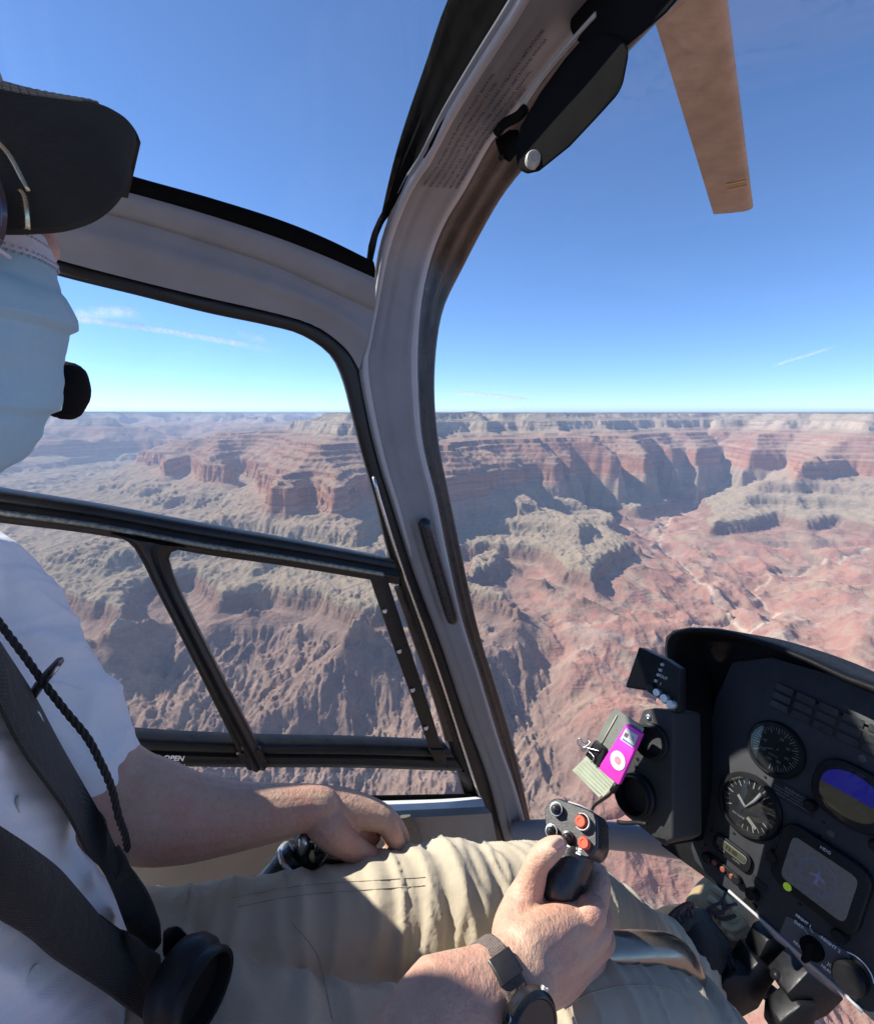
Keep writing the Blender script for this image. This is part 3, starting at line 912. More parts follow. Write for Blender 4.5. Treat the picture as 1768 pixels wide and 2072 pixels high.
mrail = band('middle_rail', MA, MB_, M_FRAME, door, n=40, m=21, thick=0.03, profile=lambda s: 0.010 * (max(0, 4 * s * (1 - s))) ** 0.4 + 0.006 * math.exp(-((s - 0.62) / 0.10) ** 2) - 0.004 * math.exp(-((s - 0.36) / 0.05) ** 2))
band('worn_strip', mid_curve(MA, MB_, 0.52, 40)[:38], mid_curve(MA, MB_, 0.70, 40)[:38], M_WORN, mrail, n=36, m=7, thick=0.002, crown=0.004, lift=0.0145)
# sliding window frame
PA = onL([(225,1080),(262,1098),(285,1130),(320,1200),(380,1316),(440,1436),(494,1545),(500,1556)], 0.878)
PB = onL([(380,1108),(345,1118),(345,1145),(365,1200),(420,1312),(475,1420),(528,1520),(545,1548)], 0.878)
band('window_post', PA, PB, M_FRAME, door, n=40, m=13, thick=0.025, profile=lambda s: 0.014 * math.sin(s * math.pi) ** 0.7 + 0.003 * math.cos(s * 18))
strip = band('riveted_strip', onL([(746,1160),(790,1290),(840,1430),(878,1540)], 0.872), onL([(782,1166),(822,1290),(868,1430),(902,1540)], 0.872), M_FRAME, door, n=20, m=5, thick=0.006, crown=0.001)
for q in ((779, 1237), (808, 1318.6), (835, 1397), (862, 1474)):
    c = P(*q, dL(*q, 0.868))
    lathe('rivet', Frame(c, F, UP), [(0.0052, -0.001), (0.005, 0.0008), (0.0036, 0.0022), (0.0, 0.0028)], M_CHROME, strip, seg=14)
band('window_edge', onL([(800,1190),(838,1300),(880,1420),(903,1500)], 0.893), onL([(812,1186),(850,1296),(894,1416),(918,1500)], 0.893), M_SEALB, door, n=20, m=5, thick=0.01, crown=0.002)
BA = onL([(240,1490),(380,1498),(540,1503),(720,1505),(905,1511)], 0.89)
BB = onL([(240,1548),(380,1551),(540,1553),(720,1554),(935,1561)], 0.89)
brail = band('bottom_rail', BA, BB, M_FRAME, door, n=40, m=15, thick=0.03, profile=lambda s: 0.010 * (max(0, 4 * s * (1 - s))) ** 0.4 - 0.007 * math.exp(-((s - 0.42) / 0.06) ** 2))
slab('post_foot', onL([(478,1528),(528,1516),(543,1548),(500,1556)], 0.868), L, 0.012, M_FRAME, door, 0.002)
slab('post_foot', onL([(870,1518),(900,1518),(905,1545),(884,1550)], 0.866), L, 0.012, M_FRAME, door, 0.002)
# opening instruction on the bottom rail
fr = Frame(P(338, 1534, dL(338, 1534, 0.874)), (P(360, 1534.8, dL(360, 1534.8, 0.874)) - P(316, 1533, dL(316, 1533, 0.874))), UP)
text('lettering', 'TO OPEN', fr, 0.0125, M_WHITE, brail, bold=0.0004)
text('lettering', 'PULL DOWN', Frame(fr(0, -0.0145), fr.x, fr.y), 0.011, M_WHITE, brail, bold=0.0003)
slab('lettering_rule', [fr(-0.022, -0.0075), fr(0.022, -0.0075), fr(0.022, -0.0068), fr(-0.022, -0.0068)], fr.z, 0.0006, M_WHITE, brail, 0)
# sill, ledge and inner wall below the windows
band('sill_seal', onL([(200,1602),(520,1606),(700,1610),(965,1606)], 0.885), onL([(200,1620),(520,1622),(700,1624),(972,1620)], 0.875), M_SEAL, door, n=30, m=5, thick=0.02, crown=0.003)
band('sill_seal', onL([(930,1560),(950,1575),(962,1608)], 0.893), onL([(936,1556),(958,1560),(975,1612)], 0.893), M_SEAL, door, n=12, m=5, thick=0.02, crown=0.002)
ledge = band('door_sill', onL([(150,1618),(520,1620),(700,1622),(880,1618),(974,1612)], 0.872), onL([(150,1662),(520,1661),(700,1660),(880,1652),(984,1648)], 0.80), M_LEDGE, heli, n=30, m=7, thick=0.012, crown=0.003)
c = P(904, 1634, dL(904, 1634, 0.833))
lathe('screw', Frame(c, F, UP * 0.5 - L), [(0.0065, 0.0), (0.006, 0.002), (0.003, 0.004), (0.0028, 0.0025), (0, 0.0025)], M_CHROME, ledge, seg=16)
wl = band('door_panel', onL([(150,1660),(520,1659),(700,1658),(880,1650),(992,1644)], 0.802), onL([(150,2000),(520,2000),(700,2000),(880,1980),(1060,1960)], 0.78), M_TRIMD, heli, n=24, m=15, thick=0.02, profile=lambda s: 0.012 * math.exp(-((s - 0.03) / 0.03) ** 2) + 0.02 * s)
band('recess_shade_strip', onL([(792,1655),(810,1690),(822,1730),(830,1780)], 0.79), onL([(830,1652),(850,1690),(860,1730),(866,1780)], 0.775), plain('recess_shade_grey', (0.12, 0.12, 0.11), 0.7), wl, n=12, m=5, thick=0.004, crown=0.003)  # raised strip; its darker grey stands in for a recess's shade

# nose bar and lower windshield frame
loft('nose_bar', [P(1040,1690,1.26), P(1100,1686,1.24), P(1180,1688,1.22), P(1260,1694,1.2), P(1340,1705,1.19), P(1430,1722,1.17), P(1600,1775,1.12)], 0.032, M_TRIM, heli, seg=20, n=30, ell=(1.0, 0.8))
# panes
def pane(name, ptsA, ptsB, n=14, m=6, parent=heli):
    a = cat_rom([tuple(p) for p in ptsA], n); b = cat_rom([tuple(p) for p in ptsB], n)
    vs = [a[i] + (b[i] - a[i]) * (j / (m - 1)) for i in range(n) for j in range(m)]
    fs = [(i * m + j, i * m + j + 1, (i + 1) * m + j + 1, (i + 1) * m + j) for i in range(n - 1) for j in range(m - 1)]
    return pydata(name, vs, fs, M_GLASS, parent, True)
pane('window_pane', onL([(-200,470),(110,535),(420,610),(640,668),(745,760)], 0.905), onL([(-200,1050),(110,1060),(420,1110),(640,1150),(800,1170)], 0.905), parent=door)
pane('window_pane', onL([(-200,1030),(110,1060),(420,1110),(640,1140),(815,1170)], 0.91), onL([(-200,1530),(110,1530),(420,1540),(640,1540),(925,1540)], 0.91), parent=door)
pane('window_pane', onL([(-200,1540),(110,1545),(420,1545),(640,1545),(945,1550)], 0.905), onL([(-200,1615),(110,1615),(420,1616),(640,1616),(970,1616)], 0.905), parent=door)

# windshield and skylight: thin curved acrylic
def sheet(name, rows, parent, mat):
    n, m_ = len(rows), len(rows[0])
    vs = [v for r in rows for v in r]
    fs = [(i * m_ + j, i * m_ + j + 1, (i + 1) * m_ + j + 1, (i + 1) * m_ + j) for i in range(n - 1) for j in range(m_ - 1)]
    return pydata(name, vs, fs, mat, parent, True)
M_GLASSW = glass_mat('windshield_acrylic', tint=(0.985, 0.99, 0.995), refl=0.35, haze=0.02, cap=0.05)
ws = [Vector(q) for q in cat_rom([tuple(p) for p in WS[2:]], 24)]
rows = []
for q in ws:
    l_ = L.dot(q)
    rows.append([q - L * (2 * l_ * t) + F * (0.42 * math.sin(math.pi * t)) + UP * (0.03 * math.sin(math.pi * t)) for t in np.linspace(-0.004, 1.0, 24)])
sheet('windshield_pane', rows, heli, M_GLASSW)
ra = [Vector(q) for q in cat_rom([tuple(p) for p in RA], 16)]
rows = []
for q in ra:
    f_, z_ = F.dot(q), UP.dot(q)
    rows.append([q] + [H(f_, l_, z_ + (0.56 - z_) * math.sin(math.pi / 2 * min(1.0, (L.dot(q) - l_) / 0.5)) ** 0.8) for l_ in (0.80, 0.72, 0.60, 0.45, 0.30, 0.10)])
sheet('skylight_pane', rows, heli, M_GLASSW)
# unseen roof added to shade the instrument panel, and the aft door pillar
def hbox(name, f0, f1, l0, l1, z0, z1, mat, parent=heli, bevel=0.01):
    bm = bmesh.new()
    bmesh.ops.create_cube(bm, size=1.0)
    for v in bm.verts:
        v.co = H(f0 if v.co.x < 0 else f1, l0 if v.co.y < 0 else l1, z0 if v.co.z < 0 else z1)
    return from_bm(name, bm, mat, parent, bevel=bevel)
hbox('shade_roof', -0.50, 0.02, -0.60, 0.80, 0.505, 0.545, M_SHADE_ROOF)  # out of view; sized to keep sun off the upper panel
hbox('door_pillar', -0.64, -0.57, 0.86, 0.91, -1.0, 0.50, M_TRIM)

# sun visor folded against the bow, with its pivot knob
VP = [(1042,318),(1049,346),(1066,353),(1088,349),(1150,300),(1210,236),(1257,184),(1264,157),(1275,98),(1262,72),(1225,60),(1180,75),(1140,120),(1090,190),(1052,256)]
vis = slab('sun_visor', [P(u, v, dF(u, v, 0.40) + 0.0) for u, v in VP], (P(1150, 200, 1.0)).normalized(), 0.022, M_VISOR, heli, 0.006, 3)
vis2 = slab('visor_bracket', onF([(1150,40),(1200,-20),(1300,-60),(1420,-60),(1345,30),(1290,75),(1262,98),(1230,110),(1180,95),(1155,70)], 0.405), (P(1250, 30, 1.0)).normalized(), 0.03, M_VISOR, vis, 0.008, 3)
kc = P(1079, 322, dF(1079, 322, 0.395))
lathe('visor_knob', Frame(kc, P(1100, 322, 0.5) - P(1060, 322, 0.5), UP), [(0.0095, -0.004), (0.0095, 0.002), (0.008, 0.004), (0.004, 0.0045), (0.003, 0.003), (0.0, 0.003)], plain('cream_knob', (0.42, 0.41, 0.36), 0.5), vis, seg=24)
loft('visor_rod', onF([(1046,232),(1062,205),(1100,150),(1150,90),(1206,28)], 0.405), 0.0028, plain('pale_rod', (0.45, 0.44, 0.40), 0.4), vis, seg=8, n=20)
loft('visor_arm', onF([(1005,268),(1020,250),(1046,236),(1062,220)], 0.405), 0.006, M_VISOR, vis, seg=10, n=14)
slab('visor_hinge', onF([(1000,282),(1030,262),(1050,262),(1046,310),(1030,330),(1010,315)], 0.43), (P(1150, 200, 1.0)).normalized(), 0.012, M_VISOR, vis, 0.004, 2)
loft('rivet', [P(1014, 318, dF(1014, 318, 0.425)), P(1014, 318, dF(1014, 318, 0.42))], 0.004, M_BLACK, vis, seg=12)

# limitation placard printed along the bow
lines = ['LIMITATIONS SPECIFIED IN THE APPROVED FLIGHT MANUAL', 'INFORMATION CONTAINED IN AN EMERGENCY IN THIS', 'PLACARDS INSTALLED IN THE HELICOPTER CONTAIN OPERATING LIMITATIONS',
         'WHICH MUST BE COMPLIED WITH. OTHER OPERATING LIMITATIONS WHICH', 'MUST BE OBSERVED ARE IN THE ROTORCRAFT FLIGHT MANUAL', 'THE MAINTENANCE MANUAL MUST BE COMPLIED WITH']
pl_mid = [mid_curve(TL, TR, s, 140) for s in np.linspace(0.20, 0.76, 6)]
def curve_text(body, path, size, out, mat, parent):
    """lettering bent along a 3-D path"""
    c = bpy.data.curves.new('placard_lettering', 'FONT'); c.body = body; c.size = size; c.align_y = 'CENTER'; c.extrude = 0.0; c.resolution_u = 1; c.offset = 0.0003
    t = bpy.data.objects.new('tmp', c); COL.objects.link(t)
    me = bpy.data.meshes.new_from_object(t.evaluated_get(bpy.context.evaluated_depsgraph_get()))
    bpy.data.objects.remove(t, do_unlink=True)
    seg = np.linalg.norm(np.diff(path, axis=0), axis=1); s = np.concatenate([[0], np.cumsum(seg)])
    tan = np.gradient(path, axis=0); tan /= np.linalg.norm(tan, axis=1)[:, None]
    for v in me.vertices:
        x = v.co.x; q = [np.interp(x, s, path[:, k]) for k in range(3)]; tg = Vector([np.interp(x, s, tan[:, k]) for k in range(3)])
        o_ = Vector([np.interp(x, s, out[:, k]) for k in range(3)])
        sd = o_.cross(tg).normalized()
        v.co = Vector(q) + o_ * 0.0155 + sd * v.co.y
    me.materials.clear()
    return link('placard_lettering', me, mat, parent)
w_ = mid_curve(TL, TR, 0.9, 140) - mid_curve(TL, TR, 0.1, 140); t_ = np.gradient(pl_mid[2], axis=0)
o_n = np.cross(t_, w_); o_n /= np.linalg.norm(o_n, axis=1)[:, None]
if (o_n * pl_mid[2]).sum() > 0: o_n = -o_n
for ln_, pth in zip(lines, pl_mid):
    curve_text(ln_, pth[50:29:-1], 0.0070, o_n[50:29:-1], M_DARKINK, post)

# rotor blade passing ahead of the nose
def blade():
    tip = P(1487, 425, 3.6); hub = F * -1.0 + Vector((0, 0, 1.62))
    ax = (hub - tip).normalized(); ch = ax.cross(Vector((0, 0, 1))).normalized(); nz_ = ch.cross(ax).normalized()
    bm = bmesh.new()
    prof = [(0.0, 0.0), (0.03, 0.016), (0.10, 0.026), (0.25, 0.031), (0.45, 0.026), (0.7, 0.014), (1.0, 0.001), (0.7, -0.008), (0.45, -0.014), (0.25, -0.018), (0.10, -0.016), (0.03, -0.010)]
    rings = []
    for t in np.linspace(0, 4.9, 30):
        cw = 0.25
        sag = 0.012 * (t - 1.5) ** 2 * 0
        rings.append([bm.verts.new(tip + ax * t + ch * (cw * (x - 0.45)) + nz_ * (z * 1.1 + sag)) for x, z in prof])
    for a, b in zip(rings[:-1], rings[1:]):
        for k in range(len(prof)):
            q = (k + 1) % len(prof); bm.faces.new((a[k], a[q], b[q], b[k]))
    bm.faces.new(rings[0][::-1]); bm.faces.new(rings[-1])
    o = from_bm('rotor_blade', bm, M_BLADE, heli); shade_by_angle(o, 50)
    o['label'] = 'tan rotor blade tip in the sky ahead of the windshield'
    for t in (0.42, 0.50):
        pts = [tip + ax * t + ch * (0.25 * (x - 0.45)) + nz_ * (-0.021) for x in (0.06, 0.5)]
        pts += [p + ax * 0.012 for p in pts[::-1]]
        slab('tip_line', pts, -nz_, 0.003, M_YELLOW, o, 0)
    loft('blade_cuff', [tip + ax * 4.75, tip + ax * 5.25], 0.07, M_BLACK, o, seg=14)
blade()
# ================================================================== instrument console
c7 = lambda x, y: (1388.2 + 0.2149 * x, 1451.3 + 0.2149 * y)
c8 = lambda x, y: (1325.0 + 0.2505 * x, 1735.2 + 0.2505 * y)
M_PANEL = plain('panel_grey_paint', (0.024, 0.025, 0.029), 0.6, var=0.08, scale=30, bump=0.2, bscale=1500)
M_PANELB = plain('placard_grey', (0.10, 0.10, 0.105), 0.5, var=0.06, scale=30)
M_HOOD = plain('black_hood_vinyl', (0.004, 0.004, 0.0045), 0.6, var=0.2, scale=40, bump=0.15, bscale=1200, spec=0.2)
M_DIAL = plain('black_dial', (0.008, 0.008, 0.008), 0.6, var=0.1)
M_MARK = plain('dial_mark_white', (0.17, 0.17, 0.16), 0.6, var=0.1)
M_REDK = plain('red_orange_button', (0.70, 0.085, 0.035), 0.45, var=0.08, scale=200)
M_LCD = plain('grey_liquid_crystal', (0.17, 0.165, 0.145), 0.3, var=0.05)
M_INKV = plain('violet_display_ink', (0.25, 0.24, 0.36), 0.5)
M_LENS = glass_mat('instrument_glass', (0.93, 0.95, 0.95), 1.3, 0.0)
def emit_mat(name, col, k):
    m, nt, out = new_mat(name); h = NT(nt)
    b = h.n('ShaderNodeBsdfPrincipled'); b.inputs['Base Color'].default_value = (*[c * 0.5 for c in col], 1); b.inputs['Roughness'].default_value = 0.3
    b.inputs['Emission Color'].default_value = (*col, 1); b.inputs['Emission Strength'].default_value = k
    h.l(b.outputs[0], out.inputs['Surface']); return m
M_BLUE = emit_mat('display_sky_blue', (0.03, 0.03, 0.45), 0.07)
M_EARTH = emit_mat('display_earth_brown', (0.10, 0.085, 0.05), 0.08)
M_GREENL = emit_mat('green_indicator', (0.25, 0.4, 0.03), 0.25)

t15 = R(15)
XP = -L
YP = UP * math.cos(t15) + F * math.sin(t15)
NP = XP.cross(YP).normalized()                 # points aft, at the crew
PC = NP.dot(P(1570, 1514, 0.80))
def pp(u, v, off=0.0): return PL(u, v, NP, PC + off)
def pf(u, v, off=0.0): return Frame(pp(u, v, off), XP, YP)

con = thing('instrument_console', 'black hooded instrument console with round gauges ahead of the pilot', 'instrument panel', tuple(pp(1500, 1830)))
PO = [(1397,1716),(1405,1742),(1430,1771),(1474,1803),(1543,1864),(1624,1937),(1705,2010),(1745,2048),(2100,2380),(2350,1900),(2150,1430),(1900,1400),(1768,1390),(1560,1330),(1480,1340),(1445,1420),(1420,1560)]
panel = slab('panel', [pp(u, v) for u, v in PO], -NP, 0.012, M_PANEL, con, 0.002)
# glare hood: a rounded shell from the panel towards the crew
HO = [(1338,1712),(1350,1640),(1357,1555),(1359,1433),(1352,1364),(1344,1318),(1347,1290),(1362,1276),(1397,1269),(1462,1273),(1543,1295),(1624,1324),(1705,1360),(1768,1383),(1900,1440),(2150,1560)]
def hood():
    n = 90
    a = cat_rom(HO, n)
    outer = [Vector(PL(u, v, NP, PC + 0.085)) for u, v in a]
    cen = sum(outer, Vector()) / n + XP * 0.15 - YP * 0.10
    bm = bmesh.new()
    rows = []
    for i, p in enumerate(outer):
        inw = (cen - p); inw -= NP * inw.dot(NP); inw.normalize()
        rows.append([bm.verts.new(q) for q in (p - NP * 0.16, p - NP * 0.08, p - NP * 0.012, p - NP * 0.003 + inw * 0.003, p + inw * 0.008, p - NP * 0.004 + inw * 0.013, p - NP * 0.014 + inw * 0.016, p - NP * 0.045 + inw * 0.019, p - NP * 0.096 + inw * 0.024)])
    for r0, r1 in zip(rows[:-1], rows[1:]):
        for k in range(8): bm.faces.new((r0[k], r0[k + 1], r1[k + 1], r1[k]))
    o = from_bm('glare_hood', bm, M_HOOD, con, smooth=True)
    bm = bmesh.new()
hood()
slab('hood_back', [pp(u, v, -0.02) for u, v in [(1338,1712)] + HO[2:]] + [pp(2150, 2300, -0.02)], -NP, 0.01, M_HOOD, con, 0)

def gauge(name, uv, r, needle=None, ticks=36, parent=con, z=0.0, label=None):
    fr = pf(*uv)
    g = lathe(name, fr, [(r * 1.20, 0.0), (r * 1.20, 0.004), (r * 1.12, 0.008), (r * 1.02, 0.008), (r, 0.002), (0, 0.002)], M_BLACK, parent, seg=48)
    bm = bmesh.new()
    for k in range(ticks):
        a = math.radians(120 - k * 300.0 / (ticks - 1)) + math.pi / 2 - math.radians(0)
        l0 = r * (0.78 if k % 3 else 0.68)
        w = r * (0.012 if k % 3 else 0.02)
        c, s = math.cos(a), math.sin(a)
        q = [(l0 * c - w * s, l0 * s + w * c), (r * 0.94 * c - w * s, r * 0.94 * s + w * c), (r * 0.94 * c + w * s, r * 0.94 * s - w * c), (l0 * c + w * s, l0 * s - w * c)]
        bm.faces.new([bm.verts.new(fr(x, y, 0.0026)) for x, y in q])
    from_bm('dial_marks', bm, M_MARK, g)
    if needle is not None:
        a = math.radians(needle); c, s = math.cos(a), math.sin(a)
        q = [(-0.15 * r * c - 0.03 * r * s, -0.15 * r * s + 0.03 * r * c), (0.80 * r * c, 0.80 * r * s), (-0.15 * r * c + 0.03 * r * s, -0.15 * r * s - 0.03 * r * c)]
        slab('needle', [fr(x, y, 0.0036) for x, y in q], fr.z, 0.0006, M_MARK, g, 0)
        lathe('needle_hub', fr, [(r * 0.09, 0.003), (r * 0.08, 0.0046), (0, 0.0048)], M_BLACK, g, seg=16)
    lathe('gauge_glass', fr, [(r * 1.01, 0.0072), (0, 0.0078)], M_LENS, g, seg=40)
    return g
g1 = gauge('round_gauge', c7(845, 300), 0.0355, 205, 40)
for k, tx in enumerate(('20', '40', '60', '80', '100', '120', '140')):
    a = math.radians(75 - k * 45); r_ = 0.019
    fr = pf(*c7(845, 300)); text('dial_number', tx, Frame(fr(r_ * math.cos(a), r_ * math.sin(a), 0.0024), fr.x, fr.y), 0.0062, M_MARK, g1)
text('dial_number', 'KNOTS', Frame(pf(*c7(845, 300))(0, -0.011, 0.0024), XP, YP), 0.0042, M_MARK, g1)
g2 = gauge('round_gauge', c7(598, 832), 0.041, None, 24)
g2f = pf(*c7(598, 832))
loft('needle', [g2f(-0.004, -0.006, 0.004), g2f(0.006, 0.012, 0.004), g2f(0.012, 0.028, 0.004)], [0.0012, 0.0026, 0.003], M_MARK, g2, seg=8)
slab('needle', [g2f(-0.02, 0.004, 0.0035), g2f(-0.006, -0.006, 0.0035), g2f(-0.004, -0.003, 0.0035), g2f(-0.018, 0.008, 0.0035)], NP, 0.0005, M_MARK, g2, 0)
slab('dial_flag', [g2f(0.004, -0.016, 0.003), g2f(0.02, -0.024, 0.003), g2f(0.018, -0.029, 0.003), g2f(0.002, -0.021, 0.003)], NP, 0.0004, M_LCD, g2, 0)
text('dial_number', 'NO CLIMB', Frame(g2f(-0.010, -0.024, 0.0024), XP, YP), 0.0042, M_MARK, g2)

# attitude display with blue sky and brown earth
def oval(fr, rx, ry, n=40, p=2.6, z=0.0):
    out = []
    for k in range(n):
        a = 2 * math.pi * k / n; c, s = math.cos(a), math.sin(a)
        out.append(fr(rx * math.copysign(abs(c) ** (2 / p), c), ry * math.copysign(abs(s) ** (2 / p), s), z))
    return out
fa = pf(*c7(1575, 735))
ad = slab('attitude_display', oval(fa, 0.047, 0.042, p=2.6), NP, 0.012, M_BLACK, con, 0.003, 3)
rx, ry, zz = 0.036, 0.031, 0.0127
up_, dn = [], []
for k in range(25):
    a = math.pi * k / 24
    up_.append(fa(rx * math.cos(a), ry * abs(math.sin(a)) ** 0.8 * 0.98, zz)); dn.append(fa(rx * math.cos(a), -ry * abs(math.sin(a)) ** 0.8 * 0.98, zz))
slab('sky_half', up_, NP, 0.0006, M_BLUE, ad, 0)
slab('earth_half', [p for p in dn], NP, 0.0006, M_EARTH, ad, 0)
lathe('gauge_glass', fa, [(0.037, 0.0145), (0, 0.0150)], M_LENS, ad, seg=40)
for a in (-0.04, 0.04): lathe('adjust_knob', Frame(fa(a, -0.044), XP, YP), [(0.008, 0), (0.008, 0.012), (0.006, 0.015), (0, 0.015)], M_BLACK, ad, seg=20)
# heading display with compass rose
fh = pf(*c7(1275, 1475))
hd = slab('heading_display', round_poly([fh(-0.056, -0.050), fh(0.056, -0.050), fh(0.056, 0.046), fh(-0.056, 0.046)], 0.024, 8), NP, 0.013, M_BLACK, con, 0.003, 3)
slab('display_screen', round_poly([fh(-0.040, -0.036, 0.0133), fh(0.042, -0.036, 0.0133), fh(0.042, 0.030, 0.0133), fh(-0.040, 0.030, 0.0133)], 0.010, 5), NP, 0.0006, M_LCD, hd, 0)
bm = bmesh.new()
for k in range(72):
    a = 2 * math.pi * k / 72; c, s = math.cos(a), math.sin(a); l0 = 0.022 if k % 2 else 0.0205; w = 0.0003
    bm.faces.new([bm.verts.new(fh(0.001 + x, -0.003 + y, 0.0143)) for x, y in ((l0 * c - w * s, l0 * s + w * c), (0.0245 * c - w * s, 0.0245 * s + w * c), (0.0245 * c + w * s, 0.0245 * s - w * c), (l0 * c + w * s, l0 * s - w * c))])
from_bm('compass_rose', bm, M_INKV, hd)
fx = Frame(fh(0.001, -0.003, 0.0138), XP, YP)
slab('aircraft_symbol', [fx(0, 0.012), fx(0.002, 0.004), fx(0.010, 0.000), fx(0.010, -0.002), fx(0.002, 0.000), fx(0.0015, -0.008), fx(0.005, -0.011), fx(0, -0.010), fx(-0.005, -0.011), fx(-0.0015, -0.008), fx(-0.002, 0.000), fx(-0.010, -0.002), fx(-0.010, 0.000), fx(-0.002, 0.004)], NP, 0.0004, M_INKV, hd, 0)
for k, tx in enumerate(('N', '3', '6', 'E', '12', '15', 'S', '21', '24', 'W', '30', '33')):
    a = math.radians(90 - 30 * k); text('dial_number', tx, Frame(fh(0.001 + 0.0175 * math.cos(a), -0.003 + 0.0175 * math.sin(a), 0.0138), XP, YP), 0.0042, M_INKV, hd)
text('lettering', 'HDG', Frame(fh(0.0, 0.038, 0.0133), XP, YP), 0.0060, M_WHITE, hd)
lathe('green_light', Frame(fh(-0.028, -0.043, 0.013), XP, YP), [(0.0055, 0), (0.005, 0.002), (0.003, 0.003), (0, 0.0032)], M_GREENL, hd, seg=18)
for q in ((-0.058, -0.02), (0.04, -0.056)): lathe('adjust_knob', Frame(fh(*q), XP, YP), [(0.009, 0), (0.009, 0.014), (0.007, 0.017), (0, 0.017)], M_BLACK, hd, seg=20)
# clock
fc = pf(*c7(430, 1275)); 
ck = slab('panel_clock', round_poly([fc(-0.030, -0.012), fc(0.032, -0.012), fc(0.032, 0.016), fc(-0.030, 0.016)], 0.012, 6), NP, 0.006, M_BLACK, con, 0.001)
slab('clock_window', round_poly([fc(-0.023, -0.001, 0.0062), fc(0.025, -0.001, 0.0062), fc(0.025, 0.0115, 0.0062), fc(-0.023, 0.0115, 0.0062)], 0.005, 5), NP, 0.0008, M_MARK, ck, 0)
slab('clock_window', round_poly([fc(-0.022, 0.0, 0.0072), fc(0.024, 0.0, 0.0072), fc(0.024, 0.0105, 0.0072), fc(-0.022, 0.0105, 0.0072)], 0.0045, 5), NP, 0.0006, plain('clock_crystal', (0.05, 0.052, 0.03), 0.3), ck, 0)
text('clock_digits', '12:48', Frame(fc(0.001, 0.0052, 0.0078), XP, YP), 0.0085, M_DIAL, ck)
text('lettering', 'TIMER', Frame(fc(-0.012, -0.0045, 0.0062), XP, YP), 0.0036, M_MARK, ck)
text('lettering', 'CLOCK', Frame(fc(0.012, -0.0045, 0.0062), XP, YP), 0.0036, M_MARK, ck)
fk = pf(*c7(365, 1430))
ks = slab('switch_strip', round_poly([fk(-0.026, -0.007), fk(0.028, -0.007), fk(0.028, 0.007), fk(-0.026, 0.007)], 0.006, 5), NP, 0.005, M_BLACK, con, 0.001)
for i, x in enumerate((-0.015, 0.0, 0.015)):
    lathe('push_button', Frame(fk(x, 0, 0.005), XP, YP), [(0.0042, 0), (0.0042, 0.003), (0.003, 0.004), (0, 0.004)], plain('dull_red_button', (0.22, 0.06, 0.035), 0.5), ks, seg=16)
lathe('adjust_knob', pf(*c7(495, 1530)), [(0.007, 0), (0.007, 0.01), (0.005, 0.012), (0, 0.012)], M_BLACK, con, seg=18)
lathe('adjust_knob', pf(*c7(215, 1320)), [(0.008, 0), (0.008, 0.012), (0.006, 0.014), (0, 0.014)], M_BLACK, con, seg=18)
lathe('rotary_switch', pf(*c7(640, 1665)), [(0.0095, 0), (0.0095, 0.01), (0.007, 0.014), (0, 0.014)], M_BLACK, con, seg=20)
def placard(pts, lines, size, mat=M_PANELB, ink=M_MARK, rule=True):
    q = [pp(u, v, 0.0006) for u, v in pts]
    o = slab('placard', q, NP, 0.0008, mat, con, 0)
    c = sum(q, Vector()) / 4 + NP * 0.0010
    x = (q[1] - q[0] + q[2] - q[3]).normalized()
    fr = Frame(c, x, YP)
    n = len(lines)
    for i, (tx, sz) in enumerate(lines):
        text('lettering', tx, Frame(fr(0, (n / 2 - i - 0.5) * size), fr.x, fr.y), sz, ink, o, z=0.0004)
    return o
placard([c7(840, 575), c7(1240, 805), c7(1190, 950), c7(800, 715)], [('WARNING', 0.0058), ('DO NOT OPERATE IN FLIGHT BELOW', 0.0032), ('MINIMUM SPEED OR WITH THE DOOR', 0.0032), ('REMOVED. SEE FLIGHT MANUAL', 0.0032)], 0.0046, M_DIAL, plain('dull_grey_ink', (0.2, 0.2, 0.22), 0.6))
placard([c7(630, 1480), c7(770, 1600), c7(745, 1660), c7(610, 1540)], [('LIGHTS', 0.004)], 0.004, M_DIAL, M_DARKINK)
# annunciator block under the hood
fw = pf(1700, 1430)
an = slab('warning_panel', [pp(*c7(1020, -25)), pp(*c7(2100, 540)), pp(*c7(2140, 300)), pp(*c7(1080, -210))], NP, 0.006, M_DIAL, con, 0.001)
for r_ in range(3):
    for k in range(7):
        a = fw(-0.085 + k * 0.031, -0.004 - r_ * 0.0145, 0.0065)
        slab('warning_light', [a, a + XP * 0.026, a + XP * 0.026 - YP * 0.011, a - YP * 0.011], NP, 0.0012, plain('unlit_caption', (0.02, 0.02, 0.021), 0.35), an, 0.0005, 1)
for q in (c7(1660, 390), c7(1362, 1095)):
    lathe('panel_screw', pf(*q), [(0.0052, 0), (0.005, 0.0012), (0.002, 0.0018), (0, 0.001)], plain('dark_screw', (0.10, 0.10, 0.105), 0.4, metal=0.7), con, seg=16)
for q in ((655, 560), (745, 565), (1290, 990), (1255, 1115), (1630, 465), (240, 1070), (450, 1095), (180, 1205), (1070, 1765)):
    lathe('panel_screw', pf(*c7(*q)), [(0.0022, 0), (0.002, 0.001), (0, 0.0014)], M_BLACK, con, seg=10)
